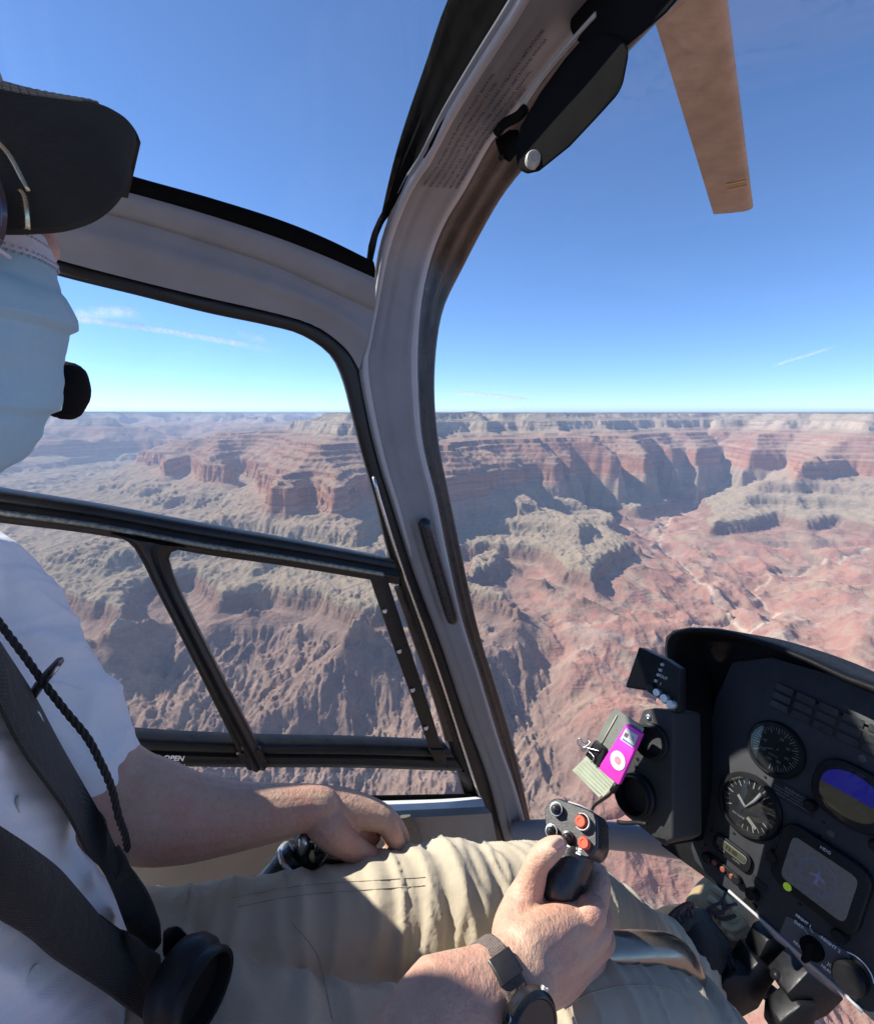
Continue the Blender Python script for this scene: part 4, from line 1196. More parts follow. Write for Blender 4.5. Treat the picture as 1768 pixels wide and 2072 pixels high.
# lighting selector at the bottom edge
sel = slab('selector_plate', round_poly([pp(*c8(1065, 465), 0.0), pp(*c8(1570, 770), 0.0), pp(*c8(1640, 1190), 0.0), pp(*c8(1005, 620), 0.0)], 0.006, 4), NP, 0.0015, M_PANELB, con, 0.0004, 1)
kf = pf(*c8(1275, 735), 0.0015)
kn = lathe('selector_knob', kf, [(0.0145, 0), (0.0145, 0.006), (0.0125, 0.009), (0, 0.009)], M_VISOR, sel, seg=32)
slab('knob_grip', round_poly([kf(-0.004, -0.017, 0.008), kf(0.004, -0.017, 0.008), kf(0.004, 0.013, 0.008), kf(-0.004, 0.013, 0.008)], 0.0035, 5), NP, 0.012, M_VISOR, kn, 0.002, 2)
for tx, q, s_ in (('NIGHT 1', (1200, 512), 0.0052), ('DAY', (1163, 545), 0.0060), ('NIGHT 2', (1420, 705), 0.0060), ('NUIT 2', (1172, 722), 0.0055), ('JOUR', (1442, 895), 0.0058), ('NUIT 1', (1398, 915), 0.0052)):
    text('lettering', tx, pf(*c8(*q), 0.0016), s_, M_WHITE, sel, bold=0.0002)
for a, b in (((1200, 575), (1238, 625)), ((1250, 570), (1278, 612)), ((1325, 635), (1352, 655)), ((1215, 770), (1262, 792))):
    pa, pb = pp(*c8(*a), 0.0018), pp(*c8(*b), 0.0018)
    loft('lettering_rule', [pa, pb], 0.0005, M_WHITE, sel, seg=6)
lathe('rheostat_knob', pf(*c8(1600, 960)), [(0.019, 0), (0.019, 0.016), (0.016, 0.02), (0, 0.02)], M_BLACK, con, seg=30)
rf = pf(*c8(1600, 940), 0.001)
bm = bmesh.new()
for k in range(14):
    a0, a1 = math.radians(20 + k * 10), math.radians(30 + k * 10)
    bm.faces.new([bm.verts.new(rf(r_ * math.cos(a), r_ * math.sin(a))) for r_, a in ((0.0215, a0), (0.0232, a0), (0.0232, a1), (0.0215, a1))])
from_bm('lettering_rule', bm, M_WHITE, con)
fb = [pp(*c8(700, 360)), pp(*c8(800, 440)), pp(*c8(830, 400)), pp(*c8(740, 320))]
slab('placard', fb, NP, 0.0015, M_VISOR, con, 0)
loft('panel_edge', [pp(1474, 1803, 0.002), pp(1543, 1864, 0.002), pp(1624, 1937, 0.002), pp(1705, 2010, 0.002), pp(1745, 2048, 0.002)], 0.0025, M_LIP, con, seg=8, n=20)

# ventilation box on the left flank of the hood
VC = NP.dot(P(1310, 1570, 0.735))
vp = lambda u, v, o=0.0: PL(u, v, NP, VC + o)
box = slab('vent_box', [vp(u, v) for u, v in ((1299,1437),(1322,1433),(1362,1441),(1362,1700),(1340,1711),(1262,1650),(1250,1622),(1287,1472))], -NP, 0.07, plain('black_crackle_paint', (0.022, 0.022, 0.023), 0.5, var=0.3, scale=300, bump=0.6, bscale=1400), con, 0.004, 3)
for (u, v), r_, h_ in (((1322, 1500), 0.0225, 0.016), ((1292, 1608), 0.0265, 0.022)):
    fr = Frame(vp(u, v), XP * 0.95 - NP * 0.12, YP)
    lathe('air_vent', fr, [(r_ * 1.12, -0.002), (r_ * 1.12, h_ * 0.5), (r_ * 1.02, h_ * 0.6), (r_, h_), (r_ * 0.93, h_ * 1.02), (r_ * 0.9, h_ * 0.9), (r_ * 0.86, -0.03), (0, -0.032)], M_BLACK, box, seg=40)
lathe('screw', Frame(vp(1312, 1452), XP, YP), [(0.005, 0), (0.0045, 0.0015), (0.0015, 0.0022), (0, 0.0012)], M_CHROME, box, seg=16)
for q in ((1290, 1537), (1287, 1553)): lathe('screw', Frame(vp(*q), XP, YP), [(0.003, 0), (0.0025, 0.001), (0, 0.001)], M_BLACK, box, seg=12)

# small switch box with dark screen beside the hood
DC = NP.dot(P(1320, 1370, 0.77))
dp_ = lambda u, v, o=0.0: PL(u, v, NP, DC + o)
sw = thing('camera_switch_box', 'small black screen and silver knobs mounted beside the glare hood', 'switch box', tuple(dp_(1320, 1400)))
slab('housing', [dp_(u, v) for u, v in ((1292,1309),(1345,1334),(1372,1352),(1372,1442),(1306,1398),(1264,1391))], -NP, 0.02, M_BLACK, sw, 0.002, 2)
slab('screen', [dp_(u, v, 0.0012) for u, v in ((1293,1312),(1340,1336),(1322,1394),(1306,1394),(1267,1388))], NP, 0.001, plain('dark_screen', (0.003, 0.003, 0.004), 0.3, var=0.0, spec=0.1), sw, 0.0004, 1)
for u, v, r_ in ((1334, 1402, 0.0062), (1349, 1414, 0.0068), (1362, 1426, 0.0068)):
    lathe('knob', Frame(dp_(u, v), XP, YP), [(r_, 0), (r_, 0.007), (r_ * 0.85, 0.0085), (0, 0.0085)], plain('silver_knob', (0.42, 0.43, 0.44), 0.35, metal=0.8), sw, seg=22)
lathe('knob', Frame(dp_(1320, 1394), XP, YP), [(0.0062, 0), (0.0062, 0.006), (0, 0.006)], M_BLACK, sw, seg=22)
for u, v, tx in ((1333, 1413, 'CH.4'), (1348, 1425, 'CH.3'), (1343, 1371, 'OUT'), (1337, 1384, '1')):
    text('lettering', tx, Frame(dp_(u, v), XP, YP), 0.0062, M_WHITE, sw, z=0.001)
for u, v in ((1341, 1345), (1337, 1356), (1333, 1366), (1328, 1378)):
    lathe('toggle', Frame(dp_(u, v), XP, YP), [(0.0028, 0), (0.0024, 0.003), (0, 0.0032)], M_LIP, sw, seg=10)

# ------------------------------------------------------------------ notepad, clip, player
c6 = lambda x, y: (1135.8 + 0.2193 * x, 1249.4 + 0.2193 * y)
NC = NP.dot(P(1230, 1530, 0.735))
np_ = lambda x, y, o=0.0: PL(*c6(x, y), NP, NC + o)
pad = thing('clip_board', 'small grey green clip board with printed card held beside the vent box', 'clipboard', tuple(np_(250, 1600)))
slab('plate', round_poly([np_(485, 840), np_(760, 1015), np_(560, 1500), np_(265, 1205)], 0.004, 3), -NP, 0.003, plain('grey_green_plate', (0.22, 0.23, 0.19), 0.35, metal=0.3, var=0.15, scale=40), pad, 0.001, 1)
slab('card', [np_(100, 1412, 0.002), np_(240, 1270, 0.002), np_(520, 1520, 0.002), np_(385, 1655, 0.002)], -NP, 0.0015, plain('pale_green_card', (0.34, 0.37, 0.27), 0.7, var=0.1, scale=60), pad, 0)
slab('card', [np_(130, 1440, -0.002), np_(270, 1280, -0.002), np_(520, 1545, -0.002), np_(345, 1662, -0.002)], -NP, 0.0015, plain('pale_green_card', (0.34, 0.37, 0.27)), pad, 0)
for k in range(7):
    t = k / 6.0
    a = np_(115 + 150 * t + 10, 1400 - 125 * t + 12, 0.0023); b = np_(375 + 130 * t - 12, 1635 - 115 * t, 0.0023)
    loft('printed_line', [a, b], 0.00035, plain('dark_print', (0.10, 0.11, 0.09), 0.8), pad, seg=4)
loft('crease', [np_(512, 905, 0.001), np_(440, 1035, 0.001), np_(365, 1170, 0.001)], 0.0008, plain('bright_crease', (0.55, 0.52, 0.35), 0.4), pad, seg=6)
clip = thing('binder_clip', 'black binder clip with wire loops gripping the clip board', 'clip', tuple(np_(300, 1230)))
slab('clip_body', [np_(305, 1130, 0.006), np_(392, 1200, 0.006), np_(290, 1345, 0.006), np_(212, 1270, 0.006)], -NP, 0.010, M_BLACK, clip, 0.002, 2)
slab('clip_body', [np_(392, 1200, 0.007), np_(400, 1240, 0.007), np_(345, 1390, 0.007), np_(285, 1345, 0.007)], -NP, 0.008, M_BLACK, clip, 0.001, 1)
loft('wire_loop', [np_(250, 1200, 0.008), np_(205, 1165, 0.014), np_(165, 1115, 0.018), np_(150, 1170, 0.018), np_(205, 1200, 0.014), np_(262, 1160, 0.010), np_(245, 1140, 0.010), np_(210, 1190, 0.012), np_(350, 1235, 0.008)], 0.0009, M_CHROME, clip, seg=6, n=40)
loft('wire_loop', [np_(250, 1235, 0.008), np_(300, 1290, 0.010), np_(275, 1340, 0.010)], 0.0009, M_CHROME, clip, seg=6, n=14)
mp3 = thing('music_player', 'bright pink music player with white wheel tucked against the vent box', 'music player', tuple(np_(430, 1480)))
M_PINK = plain('anodised_pink', (0.72, 0.055, 0.50), 0.38, metal=0.25, var=0.03, scale=20)
slab('case', round_poly([np_(600, 980, 0.006), np_(738, 1075, 0.006), np_(525, 1548, 0.006), np_(338, 1392, 0.006)], 0.002, 3), -NP, 0.0065, M_PINK, mp3, 0.001, 2)
slab('screen', [np_(598, 1020, 0.0064), np_(710, 1092, 0.0064), np_(660, 1205, 0.0064), np_(540, 1125, 0.0064)], NP, 0.0004, plain('player_display', (0.50, 0.53, 0.55), 0.3, var=0.02), mp3, 0)
slab('screen_picture', [np_(588, 1060, 0.0069), np_(620, 1082, 0.0069), np_(605, 1115, 0.0069), np_(574, 1095, 0.0069)], NP, 0.0002, plain('tiny_cover', (0.12, 0.08, 0.09), 0.5), mp3, 0)
slab('screen_bar', [np_(560, 1128, 0.0069), np_(660, 1195, 0.0069), np_(665, 1185, 0.0069), np_(565, 1115, 0.0069)], NP, 0.0002, plain('screen_blue_bar', (0.08, 0.12, 0.25), 0.5), mp3, 0)
for k in range(3):
    loft('printed_line', [np_(628, 1085 + 17 * k, 0.0069), np_(668, 1112 + 17 * k, 0.0069)], 0.0003, M_DIAL, mp3, seg=4)
wf_ = Frame(np_(520, 1322, 0.0064), XP, YP)
wx_ = (np_(738, 1075) - np_(600, 980)).normalized()
wf_ = Frame(np_(520, 1322, 0.0064), wx_, YP)
lathe('wheel', wf_, [(0.0128, 0), (0.0126, 0.0006), (0.0062, 0.0005), (0.006, 0.0004), (0, 0.0004)], plain('white_wheel', (0.66, 0.66, 0.68), 0.4, var=0.02), mp3, seg=36)
lathe('wheel_button', wf_, [(0.0056, 0.0004), (0.0052, 0.0010), (0, 0.0009)], plain('pink_wheel_button', (0.60, 0.22, 0.28), 0.4), mp3, seg=24)
cb = thing('audio_cable', 'thin black cable running from the clip board down behind the control stick', 'cable', tuple(np_(300, 1745)))
loft('cord', [np_(515, 1540, 0.0), np_(480, 1590, 0.0), np_(440, 1640, 0.0), np_(370, 1690, -0.01), np_(300, 1745, -0.02), np_(250, 1850, -0.04)], 0.0022, M_BLACK, cb, seg=8, n=24)
loft('plug', [np_(520, 1530, 0.0), np_(468, 1605, 0.0)], 0.0045, M_BLACK, cb, seg=10)
loft('cord', [np_(520, 1890, -0.03), np_(600, 1900, -0.03), np_(690, 1895, -0.03), np_(790, 1910, -0.03)], 0.003, M_BLACK, cb, seg=8, n=16)

# ------------------------------------------------------------------ cyclic stick
c5 = lambda x, y: (978.0 + 0.2385 * x, 1577.5 + 0.2385 * y)
GD = 0.475
gn = (-ray(*c5(740, 420)).normalized() * 0.86 + Vector((-0.38, 0.0, 0.22))).normalized()
GC = gn.dot(P(*c5(740, 420), GD))
gp = lambda x, y, o=0.0: PL(*c5(x, y), gn, GC + o)
gxv = (gp(900, 480) - gp(600, 360)).normalized()
def gf(x, y, o=0.0): return Frame(gp(x, y, o), gxv, gn.cross(gxv))
stk = thing('cyclic_stick', 'black control stick grip with red buttons held in the pilot\'s right hand', 'control stick', tuple(P(1405, 2010, 0.62)))
M_GRIP = plain('worn_black_grip', (0.020, 0.020, 0.021), 0.28, var=0.35, scale=60, bump=0.1, bscale=700)
M_GFACE = plain('scuffed_grip_face', (0.055, 0.055, 0.053), 0.42, var=0.35, scale=90, bump=0.2, bscale=900)
HEADP = [(512,300),(520,235),(555,175),(620,150),(700,180),(900,255),(945,285),(965,350),(968,560),(950,610),(912,668),(880,672),(700,595),(590,515),(545,450),(520,380)]
head = slab('grip_head', [gp(x, y) for x, y in HEADP], -gn, 0.042, M_GRIP, stk, 0.0045, 3)
slab('face_plate', [gp(740 + (x - 740) * 0.94, 420 + (y - 420) * 0.94, 0.0006) for x, y in HEADP], gn, 0.0008, M_GFACE, head, 0.0003, 1)
def hat(x, y, r, h, ring):
    fr = gf(x, y, 0.001)
    b = lathe('hat_switch', fr, [(r * 1.15, 0), (r * 1.1, h * 0.45), (r * 0.75, h * 0.5), (r * 0.72, h * 0.7), (r * 0.5, h * 0.85), (r * 0.3, h), (0, h * 1.02)], M_GRIP, head, seg=28)
    if ring: lathe('switch_ring', fr, [(r * 1.18, h * 0.40), (r * 1.18, h * 0.50), (r * 1.02, h * 0.52), (r * 1.02, h * 0.42)], plain('worn_grey_ring', (0.32, 0.36, 0.38), 0.4, metal=0.4), b, seg=28)
hat(632, 260, 0.0052, 0.011, True); hat(590, 445, 0.0050, 0.010, True); hat(725, 495, 0.0048, 0.009, False)
for x, y in ((842, 368), (868, 548)):
    b = lathe('push_button', gf(x, y, 0.001), [(0.0050, 0), (0.0050, 0.0075), (0.0043, 0.0085), (0.0028, 0.0085), (0.0026, 0.0079), (0, 0.0079)], M_REDK, head, seg=26)
fr = gf(848, 366, 0.001)
bm = bmesh.new()
prev = None
for k in range(25):
    a = math.radians(-125 + k * 250 / 24)
    cur = [bm.verts.new(fr(r_ * math.cos(a), r_ * math.sin(a), z_)) for r_, z_ in ((0.0072, 0), (0.0072, 0.006), (0.0064, 0.006), (0.0064, 0))]
    if prev:
        for j in range(4): bm.faces.new((prev[j], prev[(j + 1) % 4], cur[(j + 1) % 4], cur[j]))
    prev = cur
from_bm('button_guard', bm, plain('bare_guard', (0.5, 0.5, 0.46), 0.35, metal=0.5), head)
text('lettering', 'SPARE', gf(742, 585, 0.0012), 0.0072, M_WHITE, head, z=0.0005, bold=0.0002)
loft('edge_line', [gp(720, 190, 0.0), gp(820, 222, 0.0), gp(920, 268, 0.0)], 0.0007, M_LIP, head, seg=6)
# the grip runs down through the fist, then a bent tube carries it to the floor
GA = [gp(800, 560, -0.018), gp(780, 640, -0.018), gp(740, 740, -0.020), gp(690, 850, -0.022), gp(640, 980, -0.028)]
GB = [P(*c5(640, 1120), 0.505), P(*c5(660, 1260), 0.52), P(*c5(740, 1370), 0.54)]
grip = loft('grip', GA + GB, [0.018, 0.0185, 0.020, 0.0215, 0.0205, 0.019, 0.018, 0.017], M_GRIP, stk, seg=24, n=40, ell=(1.15, 0.95))
loft('stick_tube', [P(*c5(740, 1370), 0.53), P(1195, 1918, 0.520), P(1250, 1926, 0.525), P(1320, 1927, 0.54), P(1362, 1935, 0.55), P(1390, 1968, 0.56), P(1402, 2030, 0.575), P(1412, 2150, 0.63), P(1420, 2300, 0.70)], [0.015, 0.0178, 0.0185, 0.0185, 0.0185, 0.018, 0.018, 0.018, 0.018], plain('bronze_metal_tube', (0.30, 0.25, 0.19), 0.22, metal=0.75, var=0.1, scale=20), stk, seg=24, n=50)

# ------------------------------------------------------------------ pedals and floor gear under the panel
def part_poly(name, pts, d, th, mat, parent, bev=0.004):
    q = [P(*c8(x, y), d) for x, y in pts]
    nv = (q[1] - q[0]).cross(q[2] - q[0]).normalized()
    c = sum(q, Vector()) / len(q)
    if nv.dot(c) < 0: nv = -nv
    return slab(name, q, nv, th, mat, parent, bev, 2)
ped = thing('yaw_pedals', 'black foot pedal assembly on the cabin floor under the instrument panel', 'foot pedals', tuple(P(1600, 2060, 0.95)))
part_poly('pedal', [(905, 675), (960, 650), (1190, 822), (1150, 880), (1040, 960), (900, 860), (830, 830)], 0.86, 0.04, M_BLACK, ped)
part_poly('pedal_arm', [(830, 850), (1000, 960), (900, 1120), (840, 1230), (640, 1342), (480, 1342), (500, 1150), (560, 1000), (640, 940), (760, 960)], 0.84, 0.05, M_BLACK, ped)
loft('lever', [P(*c8(960, 940), 0.83), P(*c8(1040, 1000), 0.83)], [0.008, 0.006], M_BLACK, ped, seg=10)
part_poly('pedal', [(1240, 925), (1440, 1085), (1540, 1150), (1400, 1290), (1290, 1342), (1150, 1250), (1065, 1110)], 0.80, 0.05, M_BLACK, ped)
part_poly('pedal_arm', [(1180, 1200), (1330, 1200), (1300, 1342), (1260, 1500), (1000, 1500), (1010, 1342)], 0.79, 0.04, M_BLACK, ped)
loft('push_rod', [P(*c8(900, 1080), 0.86), P(*c8(1050, 1200), 0.86), P(*c8(1300, 1400), 0.86)], 0.014, plain('grey_blue_rod', (0.16, 0.17, 0.20), 0.4), ped, seg=14)
loft('push_rod', [P(*c8(440, 1150), 0.92), P(*c8(560, 1050), 0.92), P(*c8(660, 960), 0.93)], 0.02, plain('grey_blue_rod', (0.16, 0.17, 0.20), 0.4), ped, seg=14)
loft('wiring', [P(*c8(600, 800), 0.85), P(*c8(625, 850), 0.85), P(*c8(645, 930), 0.85)], 0.003, M_BLACK, ped, seg=8)
dct = thing('floor_duct', 'pale curved metal duct behind the boot on the nose floor', 'duct', tuple(P(*c8(670, 900), 1.02)))
loft('duct_tube', [P(*c8(480, 1010), 1.02), P(*c8(560, 880), 1.02), P(*c8(620, 830), 1.03), P(*c8(700, 850), 1.04), P(*c8(780, 930), 1.05), P(*c8(840, 1020), 1.06)], [0.022, 0.026, 0.028, 0.028, 0.026, 0.022], plain('pale_duct', (0.62, 0.66, 0.68), 0.25, metal=0.3), dct, seg=16, n=24)
# ================================================================== the pilot
def remesh(bm, voxel, smooth=6, fac=0.5, fold=None):
    me = bpy.data.meshes.new('tmp'); bm.to_mesh(me); bm.free()
    o = bpy.data.objects.new('tmp', me); COL.objects.link(o)
    r = o.modifiers.new('r', 'REMESH'); r.mode = 'VOXEL'; r.voxel_size = voxel; r.adaptivity = 0.0
    if smooth:
        s = o.modifiers.new('s', 'SMOOTH'); s.factor = fac; s.iterations = smooth
    res = bpy.data.meshes.new_from_object(o.evaluated_get(bpy.context.evaluated_depsgraph_get()))
    bpy.data.objects.remove(o, do_unlink=True); bpy.data.meshes.remove(me)
    if fold is not None:
        n = len(res.vertices)
        co = np.empty(n * 3, np.float32); res.vertices.foreach_get('co', co); co = co.reshape(-1, 3)
        nr = np.empty(n * 3, np.float32); res.vertices.foreach_get('normal', nr); nr = nr.reshape(-1, 3)
        co = co + nr * fold(co, nr)[:, None]
        res.vertices.foreach_set('co', co.astype(np.float32).ravel()); res.update()
    res.materials.clear()
    return res

def chain(bm, pts, seg=14, up=(0, 0, 1), ell=None, sub=6):
    """rounded tapering limb through (point, radius)"""
    path = [Vector(p) for p, r in pts]; rad = [r for p, r in pts]
    n = max(8, sub * len(path))
    p0, p1 = path[0], path[1]; q0, q1 = path[-1], path[-2]
    path = [p0 + (p0 - p1).normalized() * rad[0] * 0.75, p0 + (p0 - p1).normalized() * rad[0] * 0.4] + path + [q0 + (q0 - q1).normalized() * rad[-1] * 0.4, q0 + (q0 - q1).normalized() * rad[-1] * 0.75]
    rad = [rad[0] * 0.5, rad[0] * 0.88] + rad + [rad[-1] * 0.88, rad[-1] * 0.5]
    if ell is not None and hasattr(ell[0], '__len__'): ell = [ell[0], ell[0]] + list(ell) + [ell[-1], ell[-1]]
    loft_bm(bm, path, rad, seg, n, ell, up)

def skin_mat():
    m, nt, out = new_mat('skin')
    h = NT(nt); o = h.obj()
    b = h.n('ShaderNodeBsdfPrincipled')
    n1 = h.noise(o, 22, 4, 0.6); n2 = h.noise(o, 160, 4, 0.6); n3 = h.noise(o, 900, 2, 0.6)
    c = h.mix(h.maprange(n1, 0.4, 0.62), (0.53, 0.34, 0.24), (0.52, 0.28, 0.20))
    c = h.mix(h.maprange(n2, 0.45, 0.75, 0.0, 0.4), c, (0.44, 0.23, 0.155))
    c = h.mix(h.maprange(h.noise(o, 420, 2), 0.66, 0.74, 0.0, 0.35), c, (0.30, 0.16, 0.10))
    h.l(c, b.inputs['Base Color'])
    b.inputs['Roughness'].default_value = 0.52
    b.inputs['Subsurface Weight'].default_value = 0.12
    b.inputs['Subsurface Radius'].default_value = (0.012, 0.004, 0.002)
    b.inputs['Subsurface Scale'].default_value = 0.5
    mp = h.n('ShaderNodeMapping'); mp.inputs['Rotation'].default_value = (0.4, 0.7, 0.5); mp.inputs['Scale'].default_value = (1.0, 0.35, 1.0); h.l(o, mp.inputs[0])
    hh = h.math('ADD', h.math('MULTIPLY', h.noise(mp.outputs[0], 520, 3, 0.7), 0.6), h.math('MULTIPLY', h.noise(o, 130, 3, 0.6), 1.2))
    h.l(h.bump(hh, 0.55, 0.0026), b.inputs['Normal'])
    h.l(b.outputs[0], out.inputs['Surface'])
    return m
def cloth_mat(name, col, weave=1800.0, var=0.06, rough=0.85, sheen=0.15, bump=0.25, translucent=0.0):
    m, nt, out = new_mat(name)
    h = NT(nt); o = h.obj()
    b = h.n('ShaderNodeBsdfPrincipled')
    n1 = h.noise(o, 14, 4, 0.6); n2 = h.noise(o, 240, 3, 0.6)
    c = h.mix(h.maprange(n1, 0.3, 0.7), tuple(x * (1 - var) for x in col), tuple(min(1, x * (1 + var)) for x in col))
    c = h.mix(h.maprange(n2, 0.4, 0.75, 0.0, 0.10), c, tuple(x * 0.6 for x in col))
    h.l(c, b.inputs['Base Color']); b.inputs['Roughness'].default_value = rough; b.inputs['Sheen Weight'].default_value = sheen
    b.inputs['Specular IOR Level'].default_value = 0.25
    w1 = h.n('ShaderNodeTexWave'); w1.inputs['Scale'].default_value = weave / 6.0; w1.bands_direction = 'DIAGONAL'; h.l(o, w1.inputs[0])
    hh = h.math('ADD', h.math('MULTIPLY', w1.outputs['Fac'], 0.25), h.math('MULTIPLY', h.noise(o, 60, 5, 0.65), 1.6))
    h.l(h.bump(hh, bump, 0.004), b.inputs['Normal'])
    if translucent:
        t = h.n('ShaderNodeBsdfTranslucent'); h.l(c, t.inputs[0]); mx = h.n('ShaderNodeMixShader'); mx.inputs[0].default_value = translucent
        h.l(b.outputs[0], mx.inputs[1]); h.l(t.outputs[0], mx.inputs[2]); h.l(mx.outputs[0], out.inputs['Surface'])
    else: h.l(b.outputs[0], out.inputs['Surface'])
    return m
M_SKIN = skin_mat()
M_SHIRT = cloth_mat('white_shirt_cotton', (0.86, 0.86, 0.87), 2400, 0.02, 0.8, 0.1, 0.15, 0.12)
M_PANTS = cloth_mat('khaki_trouser_cotton', (0.47, 0.405, 0.295), 1700, 0.05, 0.85, 0.1, 0.3)
M_WEB = cloth_mat('dark_brown_webbing', (0.030, 0.026, 0.022), 1500, 0.15, 0.7, 0.05, 0.5)
M_CAP = cloth_mat('black_green_cap_wool', (0.026, 0.026, 0.019), 4200, 0.4, 0.95, 0.1, 1.0)
M_MASK = cloth_mat('pale_blue_mask', (0.40, 0.59, 0.68), 2600, 0.04, 0.8, 0.1, 0.1, 0.25)
M_MASKW = cloth_mat('white_mask_band', (0.72, 0.72, 0.76), 2600, 0.03, 0.8, 0.1, 0.1, 0.2)
M_FOAM = cloth_mat('black_microphone_foam', (0.008, 0.008, 0.008), 3000, 0.3, 0.98, 0.0, 0.8)

pilot = thing('person', 'pilot in white short sleeved shirt and khaki trousers, both hands on the controls', 'person', tuple(H(-0.17, 0.46, -0.72)))

# ---------------------------------------------------------------- skin: head, arms and hands in one surface
bm = bmesh.new()
chain(bm, [(H(-0.26, 0.50, -0.30), 0.06), (H(-0.26, 0.49, -0.12), 0.06), (H(-0.22, 0.47, -0.02), 0.055), (H(-0.185, 0.46, 0.06), 0.056)], up=L)
chain(bm, [(H(-0.26, 0.49, -0.16), 0.05), (P(-60, 1240, 0.585), 0.04)]); chain(bm, [(H(-0.26, 0.49, -0.16), 0.05), (H(-0.27, 0.30, -0.14), 0.05)])      # trunk core and neck
loft_bm(bm, [H(-0.165, 0.46, 0.015), H(-0.162, 0.46, 0.03), H(-0.165, 0.46, 0.06), H(-0.17, 0.46, 0.10), H(-0.175, 0.46, 0.15), H(-0.18, 0.46, 0.20), H(-0.185, 0.46, 0.24), H(-0.19, 0.46, 0.262), H(-0.19, 0.46, 0.27)],
        [0.02, 0.045, 0.064, 0.072, 0.078, 0.080, 0.066, 0.035, 0.01], 20, 30, [(0.8, 1.1), (0.9, 1.2), (0.95, 1.2), (0.98, 1.2), (0.98, 1.2), (1.0, 1.2), (1.0, 1.2), (1, 1.2), (1, 1.2)], up=L)
chain(bm, [(P(30, 400, 0.347), 0.010), (P(48, 445, 0.347), 0.013), (P(66, 500, 0.35), 0.016)])                     # nose
# left arm
chain(bm, [(P(-40, 1250, 0.57), 0.045), (P(30, 1370, 0.572), 0.05), (P(120, 1510, 0.58), 0.053), (P(222, 1608, 0.592), 0.0565), (P(300, 1640, 0.60), 0.0565), (P(380, 1654, 0.612), 0.0495),
           (P(470, 1653, 0.628), 0.0405), (P(560, 1643, 0.645), 0.0335), (P(620, 1635, 0.657), 0.0285), (P(650, 1637, 0.663), 0.0275)], seg=18)
for q in ([(640, 1632, 0.672, .026), (700, 1640, 0.680, .024), (772, 1660, 0.684, .0165), (796, 1694, 0.680, .0125), (803, 1716, 0.688, .0110), (785, 1736, 0.702, .0095)],
          [(640, 1630, 0.682, .025), (700, 1632, 0.696, .023), (772, 1650, 0.704, .016), (806, 1684, 0.705, .0125), (812, 1712, 0.712, .0110), (790, 1735, 0.722, .0095)],
          [(640, 1632, 0.690, .023), (700, 1633, 0.712, .021), (765, 1650, 0.722, .0155), (803, 1683, 0.728, .0120), (808, 1712, 0.735, .0105), (785, 1733, 0.742, .009)],
          [(645, 1640, 0.690, .022), (700, 1648, 0.718, .019), (755, 1664, 0.736, .0135), (788, 1692, 0.745, .0105), (790, 1716, 0.75, .0095), (770, 1734, 0.755, .008)],
          [(642, 1650, 0.656, .022), (668, 1680, 0.652, .0235), (700, 1708, 0.654, .019), (738, 1730, 0.660, .0145), (768, 1742, 0.672, .012), (788, 1746, 0.684, .009)]):
    chain(bm, [(P(u, v, d), r) for u, v, d, r in q], seg=12)
chain(bm, [(P(660, 1660, 0.672), 0.024), (P(715, 1685, 0.690), 0.023), (P(750, 1690, 0.70), 0.017)], seg=12)
# right arm
g5 = lambda x, y, d: P(*c5(x, y), d)
chain(bm, [(H(-0.27, 0.30, -0.14), 0.052), (H(-0.20, 0.23, -0.34), 0.046), (H(-0.10, 0.19, -0.50), 0.046), (H(0.03, 0.20, -0.49), 0.046), (g5(-380, 2170, 0.362), 0.040), (g5(-120, 1960, 0.378), 0.0350), (g5(110, 1800, 0.392), 0.0300), (g5(280, 1680, 0.402), 0.0275), (g5(360, 1610, 0.408), 0.0275)], seg=18, ell=(0.9, 1.06))
for q in ([(350, 1480, .415, .024), (620, 1290, .440, .0215), (870, 1130, .458, .0165), (975, 880, .478, .0118), (930, 790, .500, .0108), (830, 800, .520, .0092)],
          [(390, 1570, .413, .024), (660, 1420, .440, .0215), (925, 1290, .465, .0162), (1000, 1130, .497, .0115), (930, 1040, .522, .0105), (800, 1010, .535, .0092)],
          [(420, 1660, .413, .0225), (680, 1550, .445, .020), (890, 1440, .472, .0155), (1022, 1370, .500, .0115), (970, 1250, .528, .0105), (820, 1180, .54, .0092)],
          [(440, 1730, .416, .0205), (660, 1680, .452, .018), (820, 1590, .480, .0140), (965, 1530, .506, .0102), (930, 1420, .53, .0095), (800, 1350, .54, .0085)],
          [(300, 1520, .413, .0225), (285, 1300, .438, .022), (330, 1080, .455, .0180), (395, 900, .460, .0138), (455, 720, .458, .0112), (520, 635, .455, .0112), (600, 575, .452, .0098), (648, 548, .450, .0075)]):
    chain(bm, [(g5(x, y, d), r) for x, y, d, r in q], seg=14)
chain(bm, [(g5(330, 1250, .45), .022), (g5(520, 1110, .466), .017), (g5(760, 1050, .474), .013), (g5(880, 1010, .474), .012)], seg=12)          # web between thumb and finger
chain(bm, [(g5(450, 1500, .44), .026), (g5(650, 1330, .462), .022), (g5(820, 1240, .475), .018)], seg=12)
for x, y, d, r in ((905, 1125, .4485, .0150), (950, 1292, .456, .0150), (915, 1450, .464, .0135)):
    bmesh.ops.create_icosphere(bm, subdivisions=2, radius=r, matrix=Matrix.Translation(g5(x, y, d)))
for (x0, y0), (x1, y1), d0, d1 in (((430, 1480), (860, 1160), .398, .441), ((460, 1560), (900, 1310), .398, .447), ((500, 1640), (870, 1450), .400, .455)):
    chain(bm, [(g5(x0, y0, d0 + .006), .006), (g5((x0 + x1) / 2, (y0 + y1) / 2, (d0 + d1) / 2 + .0035), .0062), (g5(x1, y1, d1 + .006), .006)], seg=8)
skin = link('body', remesh(bm, 0.0022, 3, 0.5), M_SKIN, pilot, True)
